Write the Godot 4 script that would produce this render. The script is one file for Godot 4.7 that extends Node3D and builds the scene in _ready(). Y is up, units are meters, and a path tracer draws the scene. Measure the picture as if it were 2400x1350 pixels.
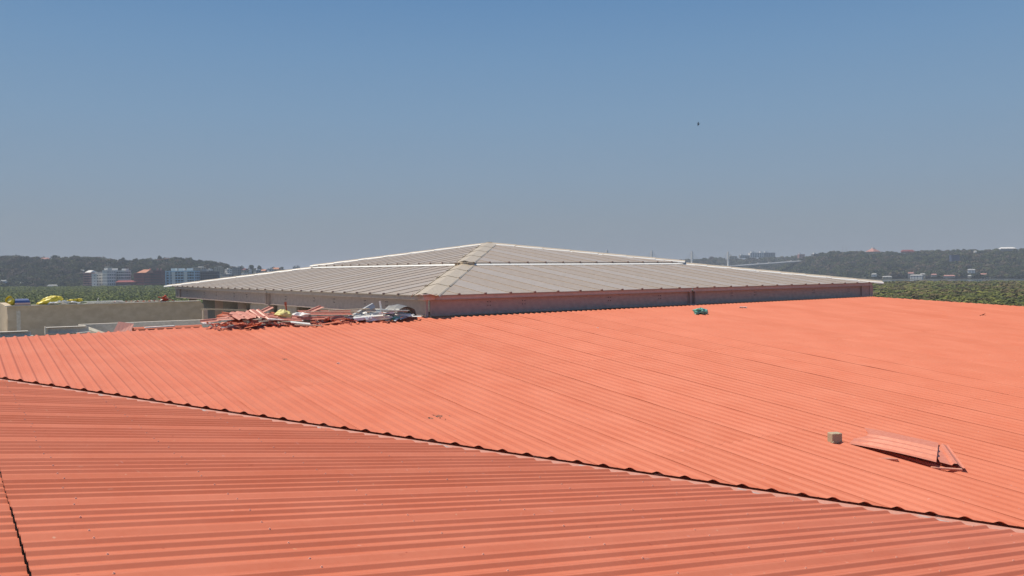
extends Node3D
# The camera stands on a red ribbed metal roof, at eye height CAM_Y over the ground.
# Roof frame: u runs along the near ribs (falling), v along the far ribs (rising); local x = u, z = -v.

const CAM_Y := 24.0
const F_PX := 1990.68            # focal length in photo pixels, used to turn bearings into metres
const TURN := 0.589289           # heading of the red roof's frame
const TURN_P := 0.631196         # heading of the skylight's frame
const HV := -1.8522              # near slope's height at u = 0
const DV := 19.958
const SA := 0.12526              # fall of the near slope
const SB := 0.09285              # rise of the far slope
const VAL := 1.3491              # v lost per metre of u along the valley
const RIB_B := 0.23
const RIB_A := 0.22

var rng := RandomNumberGenerator.new()
var M := {}
var taken := {}
var noise := FastNoiseLite.new()

# ---------------------------------------------------------------- helpers
func numbered(called: String) -> String:
	if not taken.has(called):
		taken[called] = 0
		return called
	taken[called] += 1
	return "%s_%03d" % [called, taken[called]]

func tag(o: Node, label: String, category := "", group := "", kind := "") -> void:
	if label != "": o.set_meta("label", label)
	if category != "": o.set_meta("category", category)
	if group != "": o.set_meta("group", group)
	if kind != "": o.set_meta("kind", kind)

func thing(called: String, label: String, category: String, at: Vector3, turn := 0.0, group := "") -> Node3D:
	var o := Node3D.new()
	o.name = numbered(called)
	add_child(o)
	o.position = at
	o.rotation.y = turn
	tag(o, label, category, group, "thing")
	return o

func mesh_node(called: String, mesh: Mesh, mat: Material, parent: Node = null) -> MeshInstance3D:
	var o := MeshInstance3D.new()
	o.mesh = mesh
	if mat != null: o.material_override = mat
	o.cast_shadow = GeometryInstance3D.SHADOW_CASTING_SETTING_ON
	if parent == null:
		o.name = numbered(called)
		add_child(o)
	else:
		o.name = called
		parent.add_child(o, true)
	return o

func begin() -> SurfaceTool:
	var st := SurfaceTool.new()
	st.begin(Mesh.PRIMITIVE_TRIANGLES)
	st.set_smooth_group(-1)
	return st

func build(st: SurfaceTool, called: String, mat: Material, parent: Node = null) -> MeshInstance3D:
	st.generate_normals()
	return mesh_node(called, st.commit(), mat, parent)

func quad(st: SurfaceTool, a: Vector3, b: Vector3, c: Vector3, d: Vector3) -> void:
	for p in [a, b, c, a, c, d]: st.add_vertex(p)

func tri(st: SurfaceTool, a: Vector3, b: Vector3, c: Vector3) -> void:
	for p in [a, b, c]: st.add_vertex(p)

# box with slightly chamfered look left out: c centre, s size, b orientation
func box(st: SurfaceTool, c: Vector3, s: Vector3, b := Basis.IDENTITY) -> void:
	var h := s * 0.5
	var p := []
	for i in 8:
		p.append(c + b * Vector3(h.x if i & 1 else -h.x, h.y if i & 2 else -h.y, h.z if i & 4 else -h.z))
	quad(st, p[0], p[2], p[3], p[1])
	quad(st, p[5], p[7], p[6], p[4])
	quad(st, p[4], p[6], p[2], p[0])
	quad(st, p[1], p[3], p[7], p[5])
	quad(st, p[2], p[6], p[7], p[3])
	quad(st, p[4], p[0], p[1], p[5])

# bevelled box
func bbox(st: SurfaceTool, c: Vector3, s: Vector3, e: float, b := Basis.IDENTITY) -> void:
	var h := s * 0.5
	var axes := [Vector3.RIGHT, Vector3.UP, Vector3.BACK]
	var corner := func(sx: int, sy: int, sz: int, k: int) -> Vector3:
		var q := Vector3(sx * (h.x - e), sy * (h.y - e), sz * (h.z - e))
		q[k] += e * [sx, sy, sz][k]
		return c + b * q
	for k in 3:
		for sg in [-1, 1]:
			var q := []
			for ab in [[-1, -1], [1, -1], [1, 1], [-1, 1]]:
				var s3 := [0, 0, 0]
				s3[k] = sg; s3[(k + 1) % 3] = ab[0]; s3[(k + 2) % 3] = ab[1]
				q.append(corner.call(s3[0], s3[1], s3[2], k))
			if sg > 0: quad(st, q[3], q[2], q[1], q[0])
			else: quad(st, q[0], q[1], q[2], q[3])
	for k in 3:                                   # edge strips along axis k
		for sa in [-1, 1]:
			for sb in [-1, 1]:
				var i := (k + 1) % 3
				var j := (k + 2) % 3
				var lo := [0, 0, 0]
				lo[k] = -1; lo[i] = sa; lo[j] = sb
				var hi := lo.duplicate(); hi[k] = 1
				quad(st, corner.call(lo[0], lo[1], lo[2], i), corner.call(hi[0], hi[1], hi[2], i), corner.call(hi[0], hi[1], hi[2], j), corner.call(lo[0], lo[1], lo[2], j))
	for sx in [-1, 1]:
		for sy in [-1, 1]:
			for sz in [-1, 1]:
				tri(st, corner.call(sx, sy, sz, 0), corner.call(sx, sy, sz, 1), corner.call(sx, sy, sz, 2))

func tube(st: SurfaceTool, a: Vector3, b: Vector3, ra: float, rb: float, n := 8, caps := true) -> void:
	var d := (b - a).normalized()
	var x := d.cross(Vector3.UP if absf(d.y) < 0.9 else Vector3.RIGHT).normalized()
	var y := d.cross(x)
	for i in n:
		var t0 := TAU * i / n
		var t1 := TAU * (i + 1) / n
		var e0 := x * cos(t0) + y * sin(t0)
		var e1 := x * cos(t1) + y * sin(t1)
		quad(st, a + e0 * ra, b + e0 * rb, b + e1 * rb, a + e1 * ra)
		if caps:
			tri(st, a, a + e0 * ra, a + e1 * ra)
			tri(st, b, b + e1 * rb, b + e0 * rb)

func path_tube(st: SurfaceTool, pts: Array, r: float, n := 6) -> void:
	for i in pts.size() - 1: tube(st, pts[i], pts[i + 1], r, r, n, true)

# rows: Array of PackedVector3Array of equal length
func sheet(st: SurfaceTool, rows: Array) -> void:
	for i in rows.size() - 1:
		for j in rows[i].size() - 1:
			quad(st, rows[i][j], rows[i + 1][j], rows[i + 1][j + 1], rows[i][j + 1])

# a tapered solid between two rectangles given as 4 + 4 points
func hexa(st: SurfaceTool, p: Array) -> void:
	quad(st, p[0], p[1], p[2], p[3]); quad(st, p[7], p[6], p[5], p[4])
	for i in 4:
		var j := (i + 1) % 4
		quad(st, p[i], p[i + 4], p[j + 4], p[j])

func col(r: float, g: float, b: float) -> Color:      # linear base colour
	return Color(r, g, b).linear_to_srgb()

func mat(c: Color, rough := 0.8, metal := 0.0, spec := 0.5) -> StandardMaterial3D:
	var m := StandardMaterial3D.new()
	m.albedo_color = c
	m.roughness = rough
	m.metallic = metal
	m.metallic_specular = spec
	return m

# colour grain: a noise texture that runs from a to b over the world
func grain(a: Color, b: Color, scale: float, rough := 0.8, freq := 0.02, seed_ := 1, octaves := 5, bump := 0.0, stretch := Vector3.ONE, mid = null) -> StandardMaterial3D:
	var n := FastNoiseLite.new()
	n.noise_type = FastNoiseLite.TYPE_SIMPLEX_SMOOTH
	n.seed = seed_; n.frequency = freq
	n.fractal_octaves = octaves
	var g := Gradient.new()
	g.set_color(0, a); g.set_color(1, b)
	g.set_offset(0, 0.28); g.set_offset(1, 0.72)
	if mid != null: g.add_point(0.5, mid)
	var t := NoiseTexture2D.new()
	t.width = 512; t.height = 512; t.seamless = true
	t.noise = n; t.color_ramp = g
	var m := mat(Color.WHITE, rough)
	m.albedo_texture = t
	m.uv1_triplanar = true
	m.uv1_world_triplanar = true
	m.uv1_scale = Vector3.ONE * scale * stretch
	if bump > 0.0:
		var t2 := NoiseTexture2D.new()
		t2.width = 512; t2.height = 512; t2.seamless = true
		t2.noise = n; t2.as_normal_map = true; t2.bump_strength = bump
		m.normal_enabled = true; m.normal_texture = t2
	return m

# paint on sheet metal: slow tone changes, fine dust and small pale flecks where it is chipped
func painted_metal(a: Vector3, b: Vector3, sd: int) -> StandardMaterial3D:
	var n1 := FastNoiseLite.new()
	n1.seed = sd; n1.frequency = 0.006; n1.fractal_octaves = 5
	var n2 := FastNoiseLite.new()
	n2.seed = sd + 50; n2.frequency = 0.11; n2.fractal_octaves = 2
	var size := 512
	var i1 := n1.get_seamless_image(size, size)
	var i2 := n2.get_seamless_image(size, size)
	var img := Image.create(size, size, false, Image.FORMAT_RGB8)
	for y in size:
		for x in size:
			var t := clampf((i1.get_pixel(x, y).r - 0.5) * 1.0 + 0.5 + (i2.get_pixel(x, y).r - 0.5) * 0.45, 0.0, 1.0)
			var c := a.lerp(b, t)
			img.set_pixel(x, y, Color(c.x, c.y, c.z).linear_to_srgb())
	var r := RandomNumberGenerator.new()
	r.seed = sd
	for k in 70:
		var c := col(r.randf_range(0.62, 0.74), r.randf_range(0.34, 0.5), r.randf_range(0.26, 0.42))
		if k % 4 == 0: c = col(0.33, 0.075, 0.045)
		var w := r.randi_range(1, 4)
		img.fill_rect(Rect2i(r.randi_range(0, size - 6), r.randi_range(0, size - 6), w, 1 if w > 2 else r.randi_range(1, 2)), c)
	var m := mat(Color.WHITE, 0.52, 0.0, 0.26)
	m.albedo_texture = ImageTexture.create_from_image(img)
	m.uv1_triplanar = true
	m.uv1_world_triplanar = true
	m.uv1_scale = Vector3.ONE * 0.21
	return m

func roof_y_a(u: float) -> float: return HV - SA * u
func roof_y_b(v: float) -> float: return HV + SB * (v - DV)
func valley_v(u: float) -> float: return DV - VAL * u
func valley_u(v: float) -> float: return (DV - v) / VAL
func rp(u: float, v: float, y: float) -> Vector3:      # roof frame to world
	return Vector3(0, CAM_Y, 0) + Basis(Vector3.UP, TURN) * Vector3(u, y, -v)

func horizon(px: float) -> float: return 643.74 - 0.00918 * px
func spot(px: float, py: float, dist: float) -> Vector3:   # bearing and elevation at a given distance ahead
	return Vector3((px - 1200.0) / F_PX * dist, CAM_Y + (horizon(px) - py) / F_PX * dist, -dist)

# ---------------------------------------------------------------- light and camera
func make_view() -> void:
	var cam := Camera3D.new()
	cam.name = "camera"
	add_child(cam)
	cam.position = Vector3(0, CAM_Y, 0)
	cam.basis = Basis(Vector3.RIGHT, -0.021234) * Basis(Vector3.BACK, -0.009179)
	cam.fov = rad_to_deg(2.0 * atan(675.0 / F_PX))
	cam.near = 0.1
	cam.far = 12000.0
	cam.current = true
	var env := Environment.new()
	env.background_mode = Environment.BG_SKY
	var img := Image.create(256, 512, false, Image.FORMAT_RGBF)
	var stops := [[-90.0, Color8(150, 152, 158)], [0.0, Color8(146, 154, 165)], [3.0, Color8(144, 157, 170)], [6.0, Color8(138, 159, 180)], [10.0, Color8(128, 157, 186)], [14.0, Color8(116, 151, 187)], [18.0, Color8(101, 141, 184)], [30.0, Color8(84, 124, 172)], [90.0, Color8(66, 104, 156)]]
	for y in 512:
		var el := 90.0 - 180.0 * (y + 0.5) / 512.0
		var c := Color.BLACK
		for k in stops.size() - 1:
			if el >= stops[k][0] and el <= stops[k + 1][0]:
				var t: float = (el - stops[k][0]) / (stops[k + 1][0] - stops[k][0])
				c = stops[k][1].srgb_to_linear().lerp(stops[k + 1][1].srgb_to_linear(), t)
		for x in 256: img.set_pixel(x, y, c)
	var pano := PanoramaSkyMaterial.new()
	pano.panorama = ImageTexture.create_from_image(img)
	pano.energy_multiplier = 0.93
	var sky := Sky.new()
	sky.sky_material = pano
	env.sky = sky
	env.tonemap_mode = Environment.TONE_MAPPER_LINEAR
	env.tonemap_exposure = 1.05
	env.fog_enabled = true
	env.fog_density = 0.00017
	env.fog_light_color = Color(0.90, 0.94, 1.0)
	env.sdfgi_enabled = true
	env.ssao_enabled = true
	env.ssil_enabled = true
	var we := WorldEnvironment.new()
	we.name = "world_environment"
	we.environment = env
	add_child(we)
	var sun := DirectionalLight3D.new()
	sun.name = "sun"
	add_child(sun)
	var to_sun := Vector3(-0.93 * cos(deg_to_rad(62)), sin(deg_to_rad(62)), -0.37 * cos(deg_to_rad(62))).normalized()
	sun.basis = Basis.looking_at(-to_sun, Vector3.UP)
	sun.light_energy = 1.5
	sun.light_color = Color(1.0, 0.955, 0.88)
	sun.light_angular_distance = 0.53
	sun.shadow_enabled = true

func make_materials() -> void:
	for k in 4:
		var d: float = [0.0, 0.012, -0.012, 0.006][k]
		M["red_%d" % k] = painted_metal(Vector3(0.565 + d, 0.156 + d * 0.4, 0.084 + d * 0.3), Vector3(0.635 + d, 0.208 + d * 0.4, 0.124 + d * 0.3), 20 + k)
	M.red_scrap = grain(col(0.50, 0.155, 0.10), col(0.63, 0.27, 0.20), 1.2, 0.5, 0.02, 31)
	M.red_under = mat(col(0.20, 0.035, 0.025), 0.7)
	M.gutter_red = grain(col(0.61, 0.26, 0.17), col(0.68, 0.34, 0.24), 1.5, 0.45, 0.03, 33)
	M.screw = mat(col(0.74, 0.44, 0.35), 0.6, 0.0, 0.1)
	M.feather = mat(col(0.02, 0.02, 0.022), 0.7)
	M.poly = grain(col(0.365, 0.295, 0.23), col(0.41, 0.335, 0.265), 0.35, 0.42, 0.015, 41)
	M.poly_b = grain(col(0.385, 0.325, 0.27), col(0.43, 0.365, 0.305), 0.31, 0.40, 0.015, 42)
	M.seam = mat(col(0.44, 0.36, 0.29), 0.45)
	M.clip = mat(col(0.26, 0.17, 0.14), 0.5)
	M.cap = grain(col(0.52, 0.42, 0.29), col(0.61, 0.50, 0.36), 0.6, 0.32, 0.02, 43)
	M.trim = mat(col(0.88, 0.86, 0.81), 0.35)
	M.steel = grain(col(0.42, 0.32, 0.28), col(0.50, 0.39, 0.345), 0.5, 0.5, 0.02, 44)
	M.steel_light = mat(col(0.46, 0.37, 0.33), 0.45)
	M.fascia = grain(col(0.52, 0.41, 0.35), col(0.60, 0.48, 0.41), 0.4, 0.45, 0.02, 45)
	M.bolt = mat(col(0.09, 0.07, 0.07), 0.5)
	M.plaster = grain(col(0.48, 0.385, 0.275), col(0.58, 0.475, 0.35), 0.25, 0.9, 0.02, 51, 6, 2.0)
	M.concrete = grain(col(0.33, 0.295, 0.235), col(0.47, 0.43, 0.355), 0.4, 0.92, 0.02, 52, 6, 3.0, Vector3.ONE, col(0.40, 0.37, 0.30))
	M.concrete_light = grain(col(0.54, 0.49, 0.41), col(0.66, 0.61, 0.53), 0.5, 0.92, 0.03, 53, 5, 2.0)
	M.galv = grain(col(0.64, 0.58, 0.49), col(0.76, 0.70, 0.61), 1.0, 0.45, 0.03, 54)
	M.wall_grey = grain(col(0.42, 0.355, 0.305), col(0.50, 0.43, 0.375), 0.4, 0.85, 0.02, 55)

# ---------------------------------------------------------------- the red roof under the camera
# profile across a run of ribs: [offset from first rib centre, height]
func profile(pitch: float, ribs: int, gentle_last: bool) -> Array:
	var p := []
	var hb := 0.050 if gentle_last else 0.052     # half width of a rib's foot
	for k in ribs:
		var c := k * pitch
		if gentle_last and k == 0:
			p.append_array([[c - 0.092, 0.0], [c - 0.075, 0.004], [c - 0.028, 0.023], [c - 0.014, 0.028]])
		else:
			p.append_array([[c - hb, 0.0], [c - hb + 0.006, 0.003], [c - 0.015, 0.027], [c - 0.008, 0.030]])
		p.append_array([[c + 0.008, 0.030], [c + 0.015, 0.027], [c + hb - 0.006, 0.003], [c + hb, 0.0]])
		p.append_array([[c + pitch * 0.5 - 0.012, 0.0], [c + pitch * 0.5, 0.003], [c + pitch * 0.5 + 0.012, 0.0]])
	return p

func near_sheet(roof: Node, v0: float, u0: float, u1_cut: bool, u1_fixed: float, m: Material, lift: float) -> void:
	var prof := profile(RIB_A, 5, true)
	var last := 5 * RIB_A                      # laps over the next sheet's first rib
	prof.append_array([[last - 0.085, 0.003], [last - 0.028, 0.0255], [last - 0.014, 0.0305], [last + 0.008, 0.0330], [last + 0.016, 0.0295], [last + 0.030, 0.0150]])
	var rows := []
	var n := 16
	var jag := rng.randf_range(-0.03, 0.03)
	for i in n + 1:
		var row := PackedVector3Array()
		for q in prof:
			var v: float = v0 + q[0]
			# the cut end stands 0.30 m back from the valley line
			var ue: float = (valley_u(v) - 0.42 / 0.803 + jag + 0.02 * sin(v * 37.0)) if u1_cut else u1_fixed
			var u: float = lerpf(u0, ue, float(i) / n)
			var w := 0.0022 * noise.get_noise_2d(u * 22.0, v * 30.0)
			row.append(Vector3(u, roof_y_a(u) + q[1] + lift + w, -v))
		rows.append(row)
	var st := begin()
	sheet(st, rows)
	build(st, "roof_sheet", m, roof)

func top_edge_v(u: float) -> float:        # the far slope's upper edge
	if u <= 12.62: return 23.50 + (u + 1.0) * 0.0455
	if u <= 36.81: return 23.56 + (u - 12.62) * 0.0230
	return 24.116 - (u - 36.81) * 1.1517   # along the hip

func far_sheet(roof: Node, u0: float, ribs: int, va: float, vb: float, at_valley: bool, at_top: bool, m: Material, lift: float, open_edge: float) -> void:
	var prof := profile(RIB_B, ribs, false)
	# the free edge laps the neighbour's last rib, towards the camera
	prof.push_front([-0.060, 0.0008 + open_edge * 0.1])
	prof.append([ribs * RIB_B - 0.053, -0.002])
	prof.append([ribs * RIB_B - 0.016, 0.022])
	prof.append([ribs * RIB_B + 0.008, 0.026])
	var n := 20
	var rows := []
	var ph := rng.randf() * 50.0
	for i in n + 1:
		var row := PackedVector3Array()
		for j in prof.size():
			var q = prof[j]
			var u: float = u0 + q[0]
			var lo := va
			var hi := vb
			if at_valley: lo = valley_v(u) - 0.02
			if at_top: hi = top_edge_v(u)
			if not at_valley: lo = maxf(va, valley_v(u) - 0.02)
			if not at_top: hi = minf(vb, top_edge_v(u))
			if hi < lo: hi = lo
			var v: float = lerpf(lo, hi, float(i) / n)
			var w := 0.0025 * noise.get_noise_2d(u * 30.0, v * 22.0)
			var gap := 0.0
			if j < 5: gap = open_edge * maxf(0.0, noise.get_noise_2d(ph, v * 26.0) - 0.10) * (1.0 - j * 0.2)
			row.append(Vector3(u, roof_y_b(v) + q[1] + lift + w + gap + 0.010, -v))
		rows.append(row)
	var st := begin()
	sheet(st, rows)
	build(st, "roof_sheet", m, roof)

func screw(st: SurfaceTool, p: Vector3, up: Vector3) -> void:
	tube(st, p - up * 0.002, p + up * 0.002, 0.011, 0.010, 6, true)
	tube(st, p + up * 0.002, p + up * 0.009, 0.0065, 0.006, 6, true)

func make_red_building() -> void:
	var b := thing("red_roofed_building", "building with the red ribbed metal roof that fills the foreground", "building", Vector3(0, CAM_Y, 0), TURN)
	# walls under the roof: a solid body well below the sheets
	var st := begin()
	box(st, Vector3(17.0, -13.9, -11.0), Vector3(40.0, 20.0, 25.0))
	build(st, "wall", M.plaster, b)
	# near slope: purlins, then sheets
	st = begin()
	for k in 16:
		var u := -5.6 + k * 1.31
		var v1 := minf(21.0, valley_v(u) - 0.3)
		box(st, Vector3(u, roof_y_a(u) - 0.055, -(-9.0 + v1) * 0.5), Vector3(0.06, 0.1, v1 + 9.0))
	var near := build(st, "near_roof_slope", M.steel, b)
	tag(near, "near red roof slope with ribs running across the picture")
	var k := 0
	var v0 := 5.95 - 1.1 * 8
	while v0 < 19.5:
		near_sheet(near, v0, 0.425 + rng.randf_range(-0.012, 0.012), true, 0.0, M["red_%d" % (k % 4)], 0.0)
		near_sheet(near, v0, -6.0, false, 0.412, M["red_%d" % ((k + 2) % 4)], -0.032)
		v0 += 1.1
		k += 1
	st = begin()
	var upA := Vector3(SA, 1, 0).normalized()
	for j in 14:
		var u := -0.43 + j * 1.31
		v0 = 5.95 - 1.1 * 6
		while v0 < 19.5:
			for o in [[0.0, 0.0325], [0.44, 0.0305], [0.88, 0.0305]]:
				var v: float = v0 + o[0] + rng.randf_range(-0.006, 0.006)
				var uu := u + rng.randf_range(-0.03, 0.03)
				if uu < valley_u(v) - 0.5: screw(st, Vector3(uu, roof_y_a(uu) + o[1], -v), upA)
			v0 += 1.1
	var sc := build(st, "screws", M.screw, near)
	tag(sc, "", "", "", "stuff")
	# far slope
	st = begin()
	for j in 16:
		var v := 1.6 + j * 1.45
		var ua := valley_u(v) + 0.1
		var ub := 36.5 if v > 24.0 else minf(36.81 + (24.116 - v) / 1.1517, 60.0) - 0.2
		box(st, Vector3((ua + ub) * 0.5, roof_y_b(v) - 0.075, -v), Vector3(ub - ua, 0.1, 0.06))
	var far := build(st, "far_roof_slope", M.steel, b)
	tag(far, "far red roof slope with ribs running down to the valley")
	k = 0
	var u0 := 0.929 - RIB_B * 15
	while u0 < 47.0:
		var w := 5 * RIB_B
		var vv := valley_v(u0 + w * 0.5)
		var top := minf(top_edge_v(u0), top_edge_v(u0 + w))
		var cuts := []
		for c in [-6.0, 2.9, 9.5, 16.05]:
			if c > vv + 0.9 and c < top - 0.6: cuts.append(c + rng.randf_range(-0.03, 0.03))
		var edges := [vv] + cuts + [top]
		if top > vv + 0.2:
			for e in edges.size() - 1:
				var open: float = rng.randf_range(0.0, 1.0)
				open = 0.020 * open * open * open
				far_sheet(far, u0, 5, edges[e] - (0.12 if e > 0 else 0.0), edges[e + 1], e == 0, e == edges.size() - 2, M["red_%d" % ((k * 3 + e) % 4)], 0.0012 * e, open)
		u0 += w
		k += 1
	st = begin()
	var upB := Vector3(0, 1, SB).normalized()
	for j in 15:
		var v := 1.6 + j * 1.45
		u0 = 0.929 - RIB_B * 15
		while u0 < 47.0:
			for o in [0.0, 0.46, 0.92]:
				var u: float = u0 + o
				var vj := v + rng.randf_range(-0.03, 0.03)
				if vj > valley_v(u) + 0.15 and vj < top_edge_v(u) - 0.1:
					screw(st, Vector3(u, roof_y_b(vj) + 0.034, -vj), upB)
			u0 += 5 * RIB_B
	sc = build(st, "screws", M.screw, far)
	tag(sc, "", "", "", "stuff")
	# third slope falling away behind the hip
	st = begin()
	var rows := []
	for i in 60:
		var u := 36.78 + i * 0.2
		var v := 24.116 - (u - 36.81) * 1.1517
		var row := PackedVector3Array()
		for q in 4:
			row.append(Vector3(u + q * 3.0, roof_y_b(v) - 0.012 - q * 3.0 * 0.107 + (0.028 if i % 2 else 0.0) * float(q > 0), -v))
		rows.append(row)
	sheet(st, rows)
	build(st, "rear_roof_slope", M.red_1, b)
	# valley gutter
	rows = []
	for i in 41:
		var u := -3.0 + i * 0.5
		var row := PackedVector3Array()
		for s in [[-0.30, 0.0], [-0.02, -0.028], [0.05, -0.03], [0.10, -0.008], [0.75, -0.006]]:
			var uu: float = u - 0.803 * s[0]
			var vv: float = valley_v(u) - 0.596 * s[0]
			var base := roof_y_b(vv) - 0.04 if s[0] < 0.0 else roof_y_a(uu)
			row.append(Vector3(uu, base + s[1], -vv))
		rows.append(row)
	st = begin()
	sheet(st, rows)
	var g := build(st, "valley_gutter", M.gutter_red, b)
	tag(g, "salmon valley flashing between the two red slopes")

# ---------------------------------------------------------------- the skylight
const LU := 25.86
const LV := 30.33
const APEX := 2.13

func face_point(a: float, b: float, lift: float) -> Vector3:   # on the pyramid over plan point (a along u, b along v)
	var ta := a if a < LU * 0.5 else LU - a
	var tb := b if b < LV * 0.5 else LV - b
	var t := minf(ta / (LU * 0.5), tb / (LV * 0.5))
	return Vector3(a, APEX * t + lift, -b)

func skylight_panel(parent: Node, side: int, s0: float, s1: float, t0: float, t1: float, lift: float, m: Material) -> void:
	# side 0: face towards -v (right in the picture), s along u; side 1: face towards -u, s along v. t: fraction up the face
	var L := LU if side == 0 else LV
	var half := (LV if side == 0 else LU) * 0.5
	var clip := func(s: float) -> float: return minf(s, L - s) / (L * 0.5)
	# polygon of the strip between s0 and s1, below the hips
	var ss := [s0, s1]
	if s0 < L * 0.5 and s1 > L * 0.5: ss = [s0, L * 0.5, s1]
	var low := []
	var high := []
	for s in ss:
		var top := minf(t1, clip.call(s))
		if top <= t0: top = t0
		low.append([s, t0]); high.append([s, top])
	var to3 := func(q: Array, up: float) -> Vector3:
		var d: float = q[1] * half
		return Vector3(q[0], APEX * q[1] + up, -d) if side == 0 else Vector3(d, APEX * q[1] + up, -q[0])
	var over := -0.16 if t0 == 0.0 else -0.10
	for q in low: q[1] += over / half
	var st := begin()
	for i in ss.size() - 1:
		quad(st, to3.call(low[i], lift), to3.call(high[i], lift), to3.call(high[i + 1], lift), to3.call(low[i + 1], lift))
		quad(st, to3.call(low[i], lift), to3.call(low[i], lift - 0.03), to3.call(low[i + 1], lift - 0.03), to3.call(low[i + 1], lift))
	var o := build(st, "panel", m, parent)
	# standing seam on the strip's first edge
	var hi_t: float = high[0][1]
	if hi_t > t0 + 0.02 and s0 > 0.3:
		st = begin()
		var e := 0.016
		var A0 = to3.call([s0 - e, low[0][1]], lift); var A1 = to3.call([s0 + e, low[0][1]], lift)
		var B0 = to3.call([s0 - e, hi_t], lift); var B1 = to3.call([s0 + e, hi_t], lift)
		var u := Vector3.UP * 0.020
		hexa(st, [A0, A1, A1 + u, A0 + u, B0, B1, B1 + u, B0 + u])
		build(st, "seam", M.seam, o)
		st = begin()
		bbox(st, (A0 + A1) * 0.5 + Vector3(0, 0.015, 0), Vector3(0.08, 0.06, 0.08), 0.012)
		build(st, "clip", M.clip, o)

func hip_caps(parent: Node, corner: Vector2, t_from: float, t_to: float, lift: float, count: int, trim: Material) -> void:
	var c := Vector3(corner.x, 0, -corner.y)
	var top := Vector3(LU * 0.5, APEX, -LV * 0.5)
	var dir := (top - c)
	var flat := Vector3(dir.x, 0, dir.z).normalized()
	var side := Vector3(-flat.z, 0, flat.x)
	for i in count:
		var a := c + dir * lerpf(t_from, t_to, float(i) / count - 0.004)
		var b := c + dir * lerpf(t_from, t_to, float(i + 1) / count + 0.012)
		var st := begin()
		# ridge line, wings dropping with both faces and a turned-down lip
		var wings := []
		for end in [a, b]:
			var row := PackedVector3Array()
			var up: float = lift + 0.075 + (0.012 if end == a else 0.0)
			for q in [[-0.40, -0.125], [-0.05, -0.015], [0.0, 0.0], [0.05, -0.015], [0.40, -0.125]]:
				row.append(end + side * q[0] + Vector3(0, up + q[1] + absf(q[0]) * 0.08, 0))
			wings.append(row)
		sheet(st, wings)
		var hc := build(st, "hip_cap", M.cap, parent)
		st = begin()
		for sg in [-1.0, 1.0]:
			var edge := []
			for end in [a, b.lerp(a, 0.055)]:
				var row := PackedVector3Array()
				var up: float = lift + 0.078 + (0.028 if end == a else 0.0)
				for q in [[0.37, -0.110], [0.41, -0.118], [0.45, -0.150], [0.465, -0.20]]:
					row.append(end + side * sg * q[0] + Vector3(0, up + q[1] + absf(q[0]) * 0.08, 0))
				edge.append(row)
			sheet(st, edge)
		build(st, "edge_trim", trim, hc)

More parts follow.
